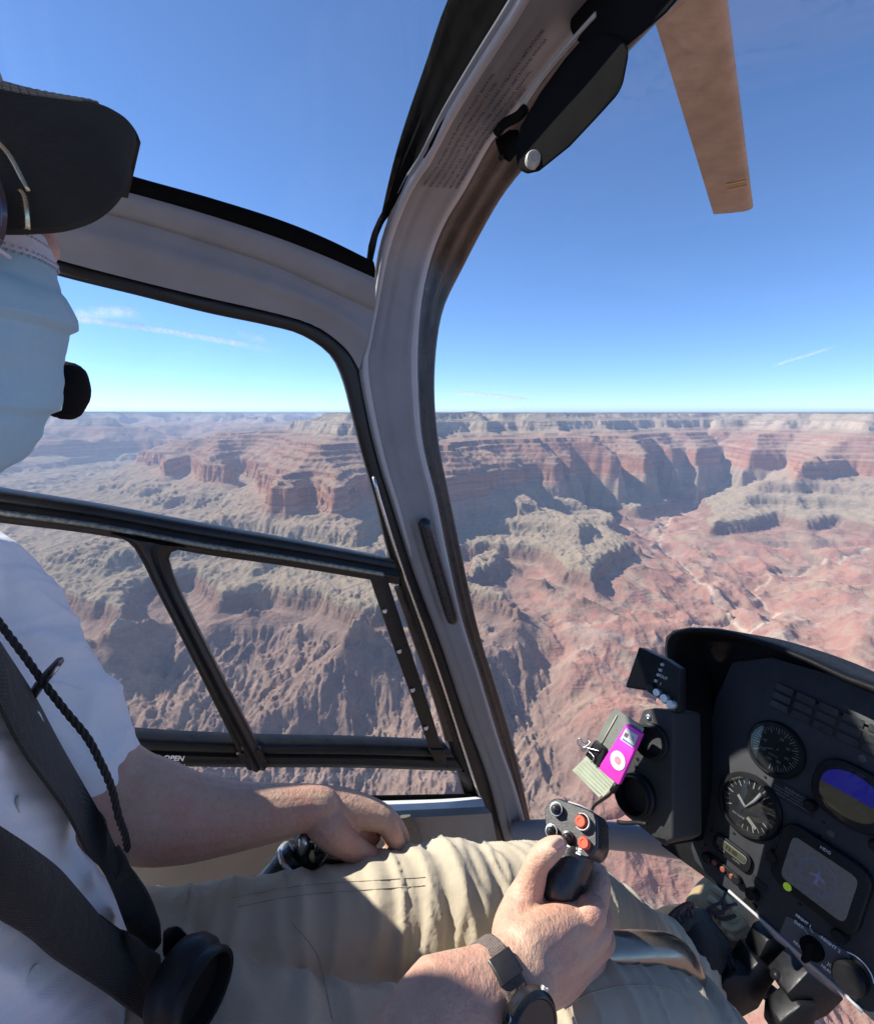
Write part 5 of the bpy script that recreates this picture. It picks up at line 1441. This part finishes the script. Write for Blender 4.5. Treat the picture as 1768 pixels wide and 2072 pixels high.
# thumbnail
tn = Frame(g5(628, 548, 0.4425), g5(690, 520, 0.44) - g5(600, 590, 0.44), (0, 0, 1))
bm = bmesh.new()
lathe_bm(bm, Frame(tn.o, tn.x, tn.y), [(0.0056, -0.0008), (0.0048, 0.0006), (0.0028, 0.0012), (0, 0.0014)], 18)
from_bm('thumbnail', bm, plain('nail', (0.60, 0.38, 0.31), 0.3, var=0.03), skin, True)

# ---------------------------------------------------------------- shirt
def folds(co, nr, s1, s2, amp, seed, dirv, dirw):
    a = co @ np.array(dirv, np.float32); b = co @ np.array(dirw, np.float32)
    wob = 0.03 * perlin(a * 9, b * 9, seed + 5)
    x = (a + wob) / s1; y = b / s2
    f = perlin(x, y, seed) * 0.7 + 0.35 * perlin(x * 2.1 + 3, y * 1.7, seed + 1)
    r = 1.0 - 2.0 * np.abs(perlin(x * 0.8 + 7, y * 0.9, seed + 2))
    return amp * (0.65 * np.abs(f) ** 1.2 * np.sign(f) + 0.35 * np.maximum(r, 0) ** 3)
bm = bmesh.new()
loft_bm(bm, [H(-0.175, 0.49, -0.70), H(-0.18, 0.49, -0.64), H(-0.20, 0.49, -0.52), H(-0.23, 0.49, -0.38), H(-0.255, 0.49, -0.24), H(-0.265, 0.49, -0.14), H(-0.25, 0.48, -0.07), H(-0.225, 0.47, -0.025), H(-0.205, 0.46, 0.005)],
        [0.15, 0.150, 0.150, 0.152, 0.158, 0.158, 0.140, 0.085, 0.066], 24, 40, [(1, 0.92), (1.0, 0.92), (1.0, 0.90), (1.0, 0.84), (1.04, 0.80), (1.06, 0.72), (1.05, 0.62), (1, 0.85), (1, 1)], up=L)
chain(bm, [(H(-0.25, 0.52, -0.16), 0.09), (P(-140, 1190, 0.56), 0.085), (P(-60, 1260, 0.56), 0.080)], seg=18)
chain(bm, [(P(-210, 1140, 0.54), 0.070), (P(-95, 1205, 0.548), 0.078), (P(-15, 1315, 0.558), 0.079), (P(54, 1425, 0.57), 0.0755), (P(116, 1520, 0.582), 0.072), (P(150, 1572, 0.587), 0.070)], seg=20)
chain(bm, [(H(-0.25, 0.36, -0.12), 0.07), (H(-0.26, 0.295, -0.17), 0.066), (H(-0.225, 0.25, -0.28), 0.062)], seg=18)
sh = lambda co, nr: (folds(co, nr, 0.075, 0.30, 0.018, 3, F * 0.3 + UP * 0.95, L) + folds(co, nr, 0.05, 0.20, 0.014, 13, F * 0.7 + UP * 0.5 + L * 0.5, UP * 0.8 - F * 0.6) + folds(co, nr, 0.022, 0.10, 0.0040, 23, UP + L * 0.7, F))
me = remesh(bm, 0.0042, 8, 0.5, sh)
shirt = link('shirt', me, M_SHIRT, pilot, True)
for q, d in (((43, 1630), 0.435), ((66, 1980), 0.40), ((40, 1320), 0.47)):
    pass
# chest pocket and buttons
def on_shirt(u, v, off=0.002):
    hit, loc, nrm, idx = shirt.ray_cast(Vector((0, 0, 0)), ray(u, v).normalized())
    if hit: return Vector(loc), Vector(nrm)
    return P(u, v, 0.5), -ray(u, v).normalized()
for u, v in ((40, 1628), (66, 1975)):
    p, n_ = on_shirt(u, v)
    lathe('shirt_button', Frame(p + n_ * 0.0005, n_.cross(UP), UP), [(0.0065, 0), (0.0063, 0.0016), (0.0045, 0.0022), (0.004, 0.0016), (0, 0.0016)], plain('cream_button', (0.60, 0.60, 0.47), 0.35), shirt, seg=20)

def shirt_line(pts, name, r=0.0011, mat=None):
    q = []
    for u, v in [tuple(x) for x in cat_rom(pts, 30)]:
        a, n_ = on_shirt(u, v); q.append(a + n_ * 0.0003)
    loft(name, q, r * 0.7, mat or plain('shirt_thread', (0.80, 0.80, 0.82), 0.95), shirt, seg=6)
shirt_line([(60, 1392), (110, 1380), (165, 1392)], 'pocket_edge', 0.0016)
# ---------------------------------------------------------------- trousers
bm = bmesh.new()
UPV = (0, 0, 1)
chain(bm, [(P(230, 2090, 0.56), 0.12), (P(420, 2045, 0.575), 0.118), (P(620, 1992, 0.60), 0.112), (P(800, 1926, 0.635), 0.108), (P(940, 1888, 0.67), 0.101), (P(1060, 1868, 0.70), 0.092), (P(1150, 1862, 0.73), 0.080), (P(1215, 1890, 0.765), 0.069), (P(1290, 1930, 0.81), 0.062), (P(1350, 1958, 0.855), 0.058), (P(1392, 1978, 0.885), 0.058)], seg=24, up=UPV, ell=(1.05, 0.95))
chain(bm, [(P(620, 2130, 0.58), 0.085), (P(800, 2080, 0.61), 0.080), (P(960, 2040, 0.64), 0.070), (P(1080, 1990, 0.68), 0.060)], seg=20)
chain(bm, [(P(300, 2200, 0.50), 0.12), (P(560, 2330, 0.45), 0.115), (P(900, 2280, 0.455), 0.098), (P(1100, 2175, 0.475), 0.086), (P(1235, 2110, 0.505), 0.077), (P(1325, 2105, 0.53), 0.073), (P(1410, 2180, 0.58), 0.070), (P(1520, 2400, 0.70), 0.062), (P(1600, 2600, 0.85), 0.058)], seg=24, up=UPV)
chain(bm, [(P(230, 2080, 0.55), 0.115), (P(270, 2140, 0.51), 0.115), (P(330, 2240, 0.48), 0.115)], seg=20)
AX = (P(1060, 1822, 0.70) - P(420, 1950, 0.575)).normalized()
PV = Vector((0, 0, 1)); PW = AX.cross(PV).normalized()
tr_ = lambda co, nr: (folds(co, nr, 0.060, 0.22, 0.020, 31, AX * 0.95 + PV * 0.25, PV * 0.9 - AX * 0.3) + folds(co, nr, 0.035, 0.16, 0.012, 41, AX * 0.8 - PV * 0.55, PV * 0.8 + AX * 0.5) + folds(co, nr, 0.016, 0.08, 0.0035, 47, AX + PV * 0.2, PV))
pants = link('trousers', remesh(bm, 0.0042, 8, 0.5, tr_), M_PANTS, pilot, True)
def on_pants(u, v):
    hit, loc, nrm, idx = pants.ray_cast(Vector((0, 0, 0)), ray(u, v).normalized())
    return (Vector(loc), Vector(nrm)) if hit else (P(u, v, 0.6), -ray(u, v).normalized())
# stitched side seam and pocket edge
def seam(pts, name='seam', r=0.0011):
    q = []
    for u, v in [tuple(x) for x in cat_rom(pts, 40)]:
        p, n_ = on_pants(u, v); q.append(p + n_ * 0.0004)
    loft(name, q, 0.0005, plain('seam_thread', (0.41, 0.35, 0.255), 0.95), pants, seg=6)
seam([(470, 1818), (560, 1800), (640, 1790), (760, 1782), (860, 1776)])
seam([(482, 1836), (570, 1818), (650, 1808), (760, 1800), (860, 1793)])
seam([(1140, 2040), (1200, 2010), (1280, 1995), (1360, 2005), (1420, 2050)])
seam([(592, 1868), (640, 1930), (660, 2005), (672, 2062)])

# ---------------------------------------------------------------- boot
c8d = lambda x, y, d: P(*c8(x, y), d)
bm = bmesh.new()
chain(bm, [(c8d(430, 500, 0.94), 0.044), (c8d(520, 420, 0.96), 0.050), (c8d(610, 350, 0.985), 0.050), (c8d(700, 290, 1.02), 0.045), (c8d(770, 240, 1.05), 0.035)], seg=18)
chain(bm, [(c8d(600, 420, 0.975), 0.045), (c8d(700, 520, 0.98), 0.040), (c8d(640, 640, 0.965), 0.036)], seg=18)
boot = link('boot', remesh(bm, 0.0045, 8, 0.5), cloth_mat('tan_boot_suede', (0.40, 0.29, 0.15), 700, 0.2, 0.9, 0.2, 0.8), pilot, True)
bm = bmesh.new()
chain(bm, [(c8d(200, 700, 0.885), 0.056), (c8d(300, 720, 0.905), 0.060), (c8d(390, 800, 0.92), 0.058), (c8d(430, 920, 0.925), 0.048), (c8d(460, 1010, 0.93), 0.040)], seg=18)
chain(bm, [(c8d(300, 740, 0.905), 0.045), (c8d(430, 700, 0.925), 0.042), (c8d(560, 690, 0.945), 0.038), (c8d(660, 680, 0.96), 0.032)], seg=18)
link('boot_collar', remesh(bm, 0.0045, 8, 0.5), cloth_mat('black_boot_collar', (0.022, 0.019, 0.017), 700, 0.25, 0.9, 0.1, 0.6), boot, True)
M_LACE = plain('dark_plum_lace', (0.055, 0.03, 0.035), 0.8, var=0.3, scale=200)
def on_boot(u, v, off=0.003):
    hit, loc, nrm, idx = boot.ray_cast(Vector((0, 0, 0)), ray(u, v).normalized())
    return Vector(loc) + Vector(nrm) * off if hit else P(u, v, 0.93)
def lace(pts, r=0.0028):
    loft('lace', [on_boot(*c8(x, y)) for x, y in pts], r, M_LACE, boot, seg=8, n=24)
lace([(420, 430), (470, 400), (530, 370), (565, 300)]); lace([(430, 450), (520, 450), (590, 400), (650, 380)]); lace([(560, 300), (545, 380), (540, 460)]); lace([(480, 480), (560, 500), (640, 470)]); lace([(380, 480), (430, 520), (500, 560)])
for pts in ([(230, 560, .87), (120, 500, .86), (110, 480, .86), (200, 400, .86), (280, 370, .865), (310, 400, .87), (260, 430, .875), (270, 500, .88)], [(230, 560, .87), (180, 470, .865), (220, 400, .865), (270, 400, .87), (300, 470, .88), (300, 560, .885)]):
    loft('lace', [c8d(*p) for p in pts], 0.0028, M_LACE, boot, seg=8, n=40)
bm = bmesh.new()
chain(bm, [(c8d(110, 560, 0.865), 0.010), (c8d(200, 545, 0.875), 0.018), (c8d(300, 520, 0.895), 0.020), (c8d(400, 500, 0.915), 0.016)], seg=14)
link('tongue', remesh(bm, 0.004, 6, 0.5), plain('black_padded_tongue', (0.018, 0.016, 0.015), 0.8), boot, True)
for pts in ([(430, 330), (490, 370), (560, 440)], [(470, 250), (560, 320), (640, 420)], [(520, 520), (600, 560), (700, 520)], [(560, 600), (640, 640), (760, 560)]):
    loft('overlay_strap', [on_boot(*c8(x, y), 0.001) for x, y in pts], 0.0075, cloth_mat('pale_tan_overlay', (0.46, 0.35, 0.20), 700, 0.15, 0.9, 0.2, 0.6), boot, seg=8, n=20, ell=(0.5, 1.0))

# ================================================================== what the pilot wears and holds
# cap
cap = thing('baseball_cap', 'dark green black wool cap with curved brim on the pilot\'s head', 'cap', tuple(H(-0.17, 0.46, 0.22)))
def LP(pts): return [P(u, v, dL(u, v, l)) for u, v, l in pts]
cA = LP([(-120, 135, .46), (0, 172, .46), (120, 203, .46), (200, 220, .46), (240, 238, .455), (262, 262, .45), (272, 285, .445)])
cB = LP([(-120, 455, .385), (0, 462, .385), (70, 461, .385), (140, 453, .385), (205, 425, .39), (252, 372, .405), (276, 296, .44)])
brim = band('brim', cA, cB, M_CAP, cap, n=40, m=17, thick=0.004, profile=lambda s: 0.022 * math.sin(math.pi * min(1, s)) ** 0.8, taper=lambda t: max(0.0, 1 - t ** 4))
mir = lambda p: p + L * (2 * (0.462 - L.dot(p)))
band('brim', cA, [p + L * 0.06 - UP * 0.018 - F * 0.012 for p in cA], M_CAP, cap, n=40, m=13, thick=0.004, crown=0.0)
for k, off in enumerate((0.10, 0.20, 0.30, 0.40)):
    q = []
    ca = cat_rom([tuple(p) for p in cA], 60); cb_ = cat_rom([tuple(p) for p in cB], 60)
    bm = bmesh.new()
    for i in range(4, 44 - int(off * 20), 1):
        s = 0.05 + off * 0.5 + 0.0009 * (i - 10) * (1 if i > 10 else 0)
        p = Vector(ca[i] + (cb_[i] - ca[i]) * s)
        t = (Vector(ca[i + 1]) - Vector(ca[i])).normalized(); o_ = -p.normalized()
        nn = (Vector(cb_[i]) - Vector(ca[i])).cross(t).normalized()
        if nn.dot(p) > 0: nn = -nn
        hgt = (0.022 * math.sin(math.pi * s) ** 0.8) * max(0.0, 1 - (i / 59.0) ** 4) + 0.0006
        c0 = p + nn * hgt
        if i % 2 == 0:
            f2 = Frame(c0, t, nn)
            disc_bm(bm, f2, 0.0008, -0.0008, 0.0008, 8, rx=0.0020)
    from_bm('stitching', bm, plain('pale_thread', (0.22, 0.21, 0.17), 0.9), brim)
bm = bmesh.new()
loft_bm(bm, [H(-0.185, 0.46, 0.185), H(-0.19, 0.46, 0.215), H(-0.195, 0.46, 0.255), H(-0.20, 0.46, 0.285), H(-0.205, 0.46, 0.305), H(-0.205, 0.46, 0.31)], [0.084, 0.084, 0.076, 0.056, 0.026, 0.004], 28, 24, (0.95, 1.15), up=L)
from_bm('crown', bm, M_CAP, cap, True)

# face mask
mask = thing('face_mask', 'pale blue pleated surgical face mask on the pilot\'s face', 'mask', tuple(P(60, 900, dL(60, 900, 0.46))))
mid = cat_rom([tuple(P(u, v, dL(u, v, 0.455))) for u, v in ((84, 478), (100, 520), (118, 570), (137, 635), (134, 700), (120, 760), (104, 830), (84, 885), (44, 925), (-10, 955), (-60, 985))], 60)
def mask_rows(i0, i1, lift=0.0):
    vs, fs = [], []
    m_ = 33
    for i in range(i0, i1):
        t = i / 59.0
        wdt = 0.052 + 0.022 * math.sin(min(1.0, t * 1.4) * math.pi * 0.5)
        dep = 0.085
        pl = 0.0055 * (((t * 3.2) % 1.0) ** 2.2) if 0.2 < t < 0.95 else 0.0
        for j in range(m_):
            ph = R(-82 + 164 * j / (m_ - 1))
            crs = 1.0 + 0.10 * math.exp(-((t - 0.5) / 0.06) ** 2) * math.sin(ph) ** 2
            p = Vector(mid[i]) + L * (-math.sin(ph) * wdt) - F * (1 - math.cos(ph)) * dep * crs
            o_ = (F * math.cos(ph) - L * math.sin(ph))
            wr = 0.0022 * perlin(np.array([t * 7.0 + j * 0.05]), np.array([j * 0.18]), 5)[0] + 0.0012 * perlin(np.array([t * 19.0]), np.array([j * 0.3]), 7)[0]
            vs.append(p + o_ * (pl + lift + float(wr)))
    n_ = i1 - i0
    fs = [(i * m_ + j, i * m_ + j + 1, (i + 1) * m_ + j + 1, (i + 1) * m_ + j) for i in range(n_ - 1) for j in range(m_ - 1)]
    return vs, fs
vs, fs = mask_rows(0, 60)
pydata('mask_panel', vs, fs, M_MASK, mask, True)
vs, fs = mask_rows(0, 7, 0.0010)
pydata('nose_band', vs, fs, M_MASKW, mask, True)
for row in (2, 5.2, 6.2):
    vs, fs = mask_rows(0, 8, 0.0014)
    bm = bmesh.new()
    i0 = int(row); f_ = row - i0
    for j in range(33 * 3):
        jj = j / 3.0; a = int(min(31, jj)); g_ = jj - a
        p = (vs[i0 * 33 + a] * (1 - g_) + vs[i0 * 33 + a + 1] * g_) * (1 - f_) + (vs[(i0 + 1) * 33 + a] * (1 - g_) + vs[(i0 + 1) * 33 + a + 1] * g_) * f_
        if j % 2 == 0: disc_bm(bm, Frame(p, F.cross(UP), UP), 0.0007, -0.0004, 0.0004, 8, rx=0.0012)
    from_bm('weld_dots', bm, plain('mask_weld_grey', (0.42, 0.43, 0.48), 0.8), mask)
loft('ear_loop', [P(20, 520, 0.30), P(-60, 470, 0.27), P(-160, 430, 0.27)], 0.0013, M_MASKW, mask, seg=8, n=14)

# sunglasses
sg = thing('sunglasses', 'thin gold framed dark sunglasses between cap brim and mask', 'sunglasses', tuple(P(40, 430, 0.33)))
M_GOLD = plain('gold_frame', (0.55, 0.46, 0.28), 0.25, metal=0.9, var=0.05)
loft('frame', [P(-60, 230, 0.272), P(0, 292, 0.272), P(26, 326, 0.272), P(57, 387, 0.275)], 0.0014, M_GOLD, sg, seg=8, n=20)
loft('frame', [P(40, 386, 0.272), P(49, 400, 0.272), P(53, 430, 0.272), P(55, 463, 0.274)], 0.0016, M_GOLD, sg, seg=8, n=16)
lf = Frame(P(-26, 430, 0.270), (F * 0.55 - L * 0.8), UP)
lathe('lens', Frame(lf.o, lf.x, lf.y), [(0.0215, 0), (0.020, 0.0016), (0.012, 0.003), (0, 0.0036)], plain('dark_violet_lens', (0.018, 0.012, 0.03), 0.08, var=0.05, coat=0.5), sg, seg=36)

# headset microphone
mic = thing('headset_microphone', 'black foam boom microphone in front of the pilot\'s mask', 'microphone', tuple(P(132, 845, 0.40)))
bm = bmesh.new()
chain(bm, [(P(136, 762, 0.408), 0.0150), (P(134, 790, 0.408), 0.0172), (P(128, 818, 0.41), 0.0150)], seg=20)
link('foam_cover', remesh(bm, 0.002, 4, 0.5, lambda co, nr: 0.0004 * perlin(co[:, 0] * 600, co[:, 2] * 600, 3)), M_FOAM, mic, True)
loft('boom', [P(120, 800, 0.412), P(60, 800, 0.40), P(-40, 720, 0.36), P(-160, 600, 0.33)], 0.0028, M_BLACK, mic, seg=8, n=24)
lan = thing('braided_lanyard', 'black braided cord hanging down over the pilot\'s white shirt', 'lanyard', tuple(P(253, 1679, 0.52)))
cord = cat_rom([tuple(P(u, v, d)) for u, v, d in ((-60, 1180, .47), (0, 1262, .468), (40, 1315, .466), (84, 1376, .466), (126, 1431, .468), (177, 1494, .472), (206, 1549, .476), (227, 1599, .482), (240, 1654, .488), (253, 1690, .50), (258, 1720, .51))], 160)
bm = bmesh.new()
for ph in (0, 1, 2):
    tw = []
    for i, c in enumerate(cord):
        a = i * 0.55 + ph * 2 * math.pi / 3
        t = Vector(cord[min(159, i + 1)] - cord[max(0, i - 1)]).normalized(); x = t.cross(UP).normalized(); y_ = t.cross(x)
        tw.append(Vector(c) + (x * math.cos(a) + y_ * math.sin(a)) * 0.0017)
    loft_bm(bm, tw, 0.0019, 7)
from_bm('cord_strand', bm, M_WEB, lan, True)
pen = thing('pen', 'dark metal pen clipped in the pilot\'s shirt pocket', 'pen', tuple(P(70, 1404, 0.47)))
loft('barrel', [P(66, 1408, 0.472), P(80, 1386, 0.470), P(100, 1362, 0.468), P(122, 1336, 0.466), P(126, 1331, 0.466)], [0.0042, 0.0046, 0.0045, 0.0034, 0.001], plain('gunmetal_pen', (0.16, 0.16, 0.17), 0.3, metal=0.8), pen, seg=14)
loft('clip', [P(86, 1392, 0.465), P(104, 1368, 0.463), P(118, 1348, 0.463)], 0.0012, M_CHROME, pen, seg=8)

# harness
har = thing('seat_harness', 'dark webbing shoulder harness crossing the pilot\'s white shirt to a round buckle', 'seat belt', tuple(P(400, 2000, 0.48)))
def DP(pts, off=0.0105):
    q = [tuple(x) for x in cat_rom(pts, 40)]
    ds = []
    for u, v, d in q:
        hit, loc, nrm, idx = shirt.ray_cast(Vector((0, 0, 0)), ray(u, v).normalized())
        dd = d
        if hit:
            p = Vector(loc)
            dd = (p.y * CP - p.z * SP) - off
        ds.append(dd)
    ds = np.array(ds)
    ds = np.array([ds[max(0, i - 4):i + 5].min() for i in range(40)])
    ds = np.convolve(np.pad(ds, 3, mode='edge'), np.ones(7) / 7, 'valid') - 0.003
    return [P(u, v, float(k)) for (u, v, d), k in zip(q, ds)]
band('shoulder_strap', DP([(-60, 1190, .468), (0, 1296, .462), (67, 1401, .458), (126, 1511, .456), (202, 1645, .462), (236, 1717, .466), (274, 1776, .470), (316, 1856, .474), (322, 1915, .478)]),
     DP([(-60, 1310, .458), (0, 1422, .452), (51, 1519, .448), (135, 1637, .450), (181, 1726, .455), (219, 1784, .460), (253, 1873, .466), (272, 1917, .472), (306, 1932, .478)]), M_WEB, har, n=60, m=9, thick=0.0025, crown=0.002, power=0.8)
band('strap_end', DP([(236, 1712, .461), (274, 1772, .465), (318, 1854, .469), (323, 1912, .474)]), DP([(214, 1776, .456), (232, 1815, .459), (254, 1872, .462), (274, 1914, .468)]), M_WEB, har, n=24, m=7, thick=0.002, crown=0.001)
band('shoulder_strap', DP([(-80, 1620, .385), (0, 1671, .392), (63, 1713, .400), (118, 1755, .410), (156, 1797, .418), (202, 1852, .430), (253, 1890, .445), (322, 1936, .465)], 0.012),
     DP([(-80, 1815, .365), (0, 1860, .372), (63, 1894, .380), (118, 1940, .390), (211, 2000, .410), (270, 2046, .428), (303, 2075, .440), (345, 2110, .46)], 0.012), M_WEB, har, n=60, m=9, thick=0.0025, crown=0.008, power=0.8)
band('strap_end', DP([(202, 1850, .426), (253, 1888, .440), (322, 1934, .460)], 0.018), DP([(211, 1998, .406), (270, 2044, .424), (340, 2100, .45)], 0.018), M_WEB, har, n=24, m=7, thick=0.002, crown=0.001)
bx = (Vector((1, 0, 0)) * 0.80 - ray(420, 1990).normalized() * 0.55 + Vector((0, 0, 0.12))).normalized()
bf = Frame(P(362, 1985, 0.445), UP.cross(bx), UP)
lathe('buckle', bf, [(0.018, -0.012), (0.032, -0.006), (0.0365, 0.004), (0.036, 0.014), (0.032, 0.021), (0.0335, 0.029), (0.0322, 0.032), (0.029, 0.031), (0.027, 0.018), (0.010, 0.014), (0, 0.014)], plain('glossy_black_buckle', (0.010, 0.010, 0.012), 0.42, var=0.2, spec=0.3), har, seg=48)
slab('buckle_tongue', [P(330, 1880, .46), P(362, 1872, .465), P(392, 1905, .475), P(360, 1960, .475), P(328, 1935, .46)], (P(350, 1900, 1)).normalized(), 0.012, plain('glossy_black_buckle', (0.010, 0.010, 0.012)), har, 0.004, 2)

# wristwatch
wa = thing('wristwatch', 'black sports watch with woven strap on the pilot\'s right wrist', 'watch', tuple(g5(300, 1750, 0.39)))
wc = g5(130, 1800, 0.3945); ax = (g5(360, 1610, 0.408) - g5(110, 1800, 0.392)).normalized()
to = -wc.normalized(); e1 = (to - ax * to.dot(ax)).normalized(); e2 = ax.cross(e1)
M_STRAP = cloth_mat('brown_grey_woven_strap', (0.16, 0.12, 0.10), 1500, 0.15, 0.8, 0.1, 0.8)
def wrap(a0, a1, r0, r1, w, th, name, mat, n=40):
    bm = bmesh.new(); prev = None
    for i in range(n + 1):
        a = R(a0 + (a1 - a0) * i / n)
        d1 = e1 * (r0 * math.cos(a)) + e2 * (r1 * math.sin(a)); dn_ = d1.normalized()
        cur = [bm.verts.new(wc + d1 + dn_ * t_ + ax * x_) for x_, t_ in ((-w, 0), (-w, th * 0.8), (-w * 0.8, th), (w * 0.8, th), (w, th * 0.8), (w, 0))]
        if prev:
            for j in range(6): bm.faces.new((prev[j], prev[(j + 1) % 6], cur[(j + 1) % 6], cur[j]))
        prev = cur
    return from_bm(name, bm, mat, wa, True)
wrap(0, 360, 0.0300, 0.0325, 0.0095, 0.0022, 'strap', M_STRAP, 60)
# which way round the wrist the dial sits
def ang_of(u, v):
    t = P(u, v, 0.39) - wc; return math.degrees(math.atan2(t.dot(e2), t.dot(e1)))
ad_, ac_ = ang_of(1075, 2040), ang_of(1026, 1962)
sgn = 1 if ad_ > 0 else -1
a_d = sgn * 40.0; a_c = sgn * -16.0
wrap(a_c - 14, a_c + 14, 0.0312, 0.0337, 0.0105, 0.003, 'clasp', plain('black_clasp', (0.02, 0.02, 0.021), 0.35), 14)
d1 = e1 * (0.0300 * math.cos(R(a_d))) + e2 * (0.0325 * math.sin(R(a_d))); dn_ = d1.normalized()
wf2 = Frame(wc + d1 + dn_ * 0.001, ax, dn_.cross(ax)); wf2 = Frame(wf2.o, ax, dn_.cross(ax))
lathe('case', wf2, [(0.0195, -0.002), (0.0222, 0.002), (0.0224, 0.009), (0.0205, 0.0118), (0.0190, 0.0124), (0.0178, 0.0108), (0, 0.0108)], plain('black_watch_case', (0.012, 0.012, 0.013), 0.3, var=0.2), wa, seg=48)
lathe('watch_glass', wf2, [(0.0178, 0.0112), (0, 0.0116)], plain('dark_watch_glass', (0.02, 0.022, 0.025), 0.12, var=0.1), wa, seg=40)
for k in (40, 140, 220):
    a = R(k); f3 = Frame(wf2(0.0222 * math.cos(a), 0.0222 * math.sin(a), 0.006), wf2.z, wf2.x * -math.sin(a) + wf2.y * math.cos(a))
    lathe('crown', Frame(f3.o, f3.x, f3.y), [(0.003, -0.002), (0.003, 0.003), (0, 0.0034)], plain('grey_pusher', (0.40, 0.39, 0.35), 0.3, metal=0.6), wa, seg=14)

# collective lever in the left hand
c4 = lambda x, y, d: P(536.3 + 0.2141 * x, 1546.0 + 0.2141 * y, d)
col_ = thing('collective_lever', 'black collective lever with silver ring under the pilot\'s left hand', 'control lever', tuple(c4(60, 1200, 0.66)))
lev = loft('lever', [c4(-60, 1330, .655), c4(80, 1140, .66), c4(220, 980, .665), c4(330, 860, .67)], [.026, .0255, .025, .023], plain('ribbed_black_lever', (0.014, 0.014, 0.014), 0.3, var=0.2, scale=90), col_, seg=24, n=30)
loft('collar_ring', [c4(268, 925, .6665), c4(292, 895, .667)], .0272, plain('silver_ring', (0.55, 0.56, 0.52), 0.3, metal=0.7), col_, seg=28)
bm = bmesh.new()
chain(bm, [(c4(390, 760, .665), .020), (c4(470, 700, .668), .022), (c4(560, 700, .672), .020)], seg=16)
chain(bm, [(c4(420, 860, .664), .021), (c4(560, 860, .668), .021), (c4(700, 900, .672), .021), (c4(790, 950, .676), .018)], seg=16)
link('switch_head', remesh(bm, 0.003, 4, 0.5), plain('glossy_black_head', (0.010, 0.010, 0.010), 0.18, var=0.2), col_, True)
for k, x in enumerate((470, 500, 530)):
    loft('switch_guard', [c4(x, 740, .638), c4(x + 4, 780, .636), c4(x + 2, 825, .638)], 0.0014, plain('brass_guard', (0.30, 0.27, 0.20), 0.3, metal=0.8), col_, seg=8)
loft('switch_guard', [c4(430, 735, .638), c4(480, 735, .636), c4(545, 738, .637)], 0.0016, M_CHROME, col_, seg=8)
loft('toggle', [c4(452, 905, .64), c4(440, 870, .635), c4(450, 815, .636)], [0.004, 0.0036, 0.002], plain('olive_toggle', (0.20, 0.20, 0.09), 0.3), col_, seg=10)
loft('collar_ring', [c4(585, 770, .642), c4(590, 850, .640), c4(540, 930, .643), c4(500, 965, .65)], 0.0016, M_CHROME, col_, seg=8, n=20)
loft('lock_cap', [c4(345, 690, .652), c4(372, 745, .65), c4(352, 840, .652)], [0.006, 0.008, 0.006], M_CHROME, col_, seg=12, n=12)
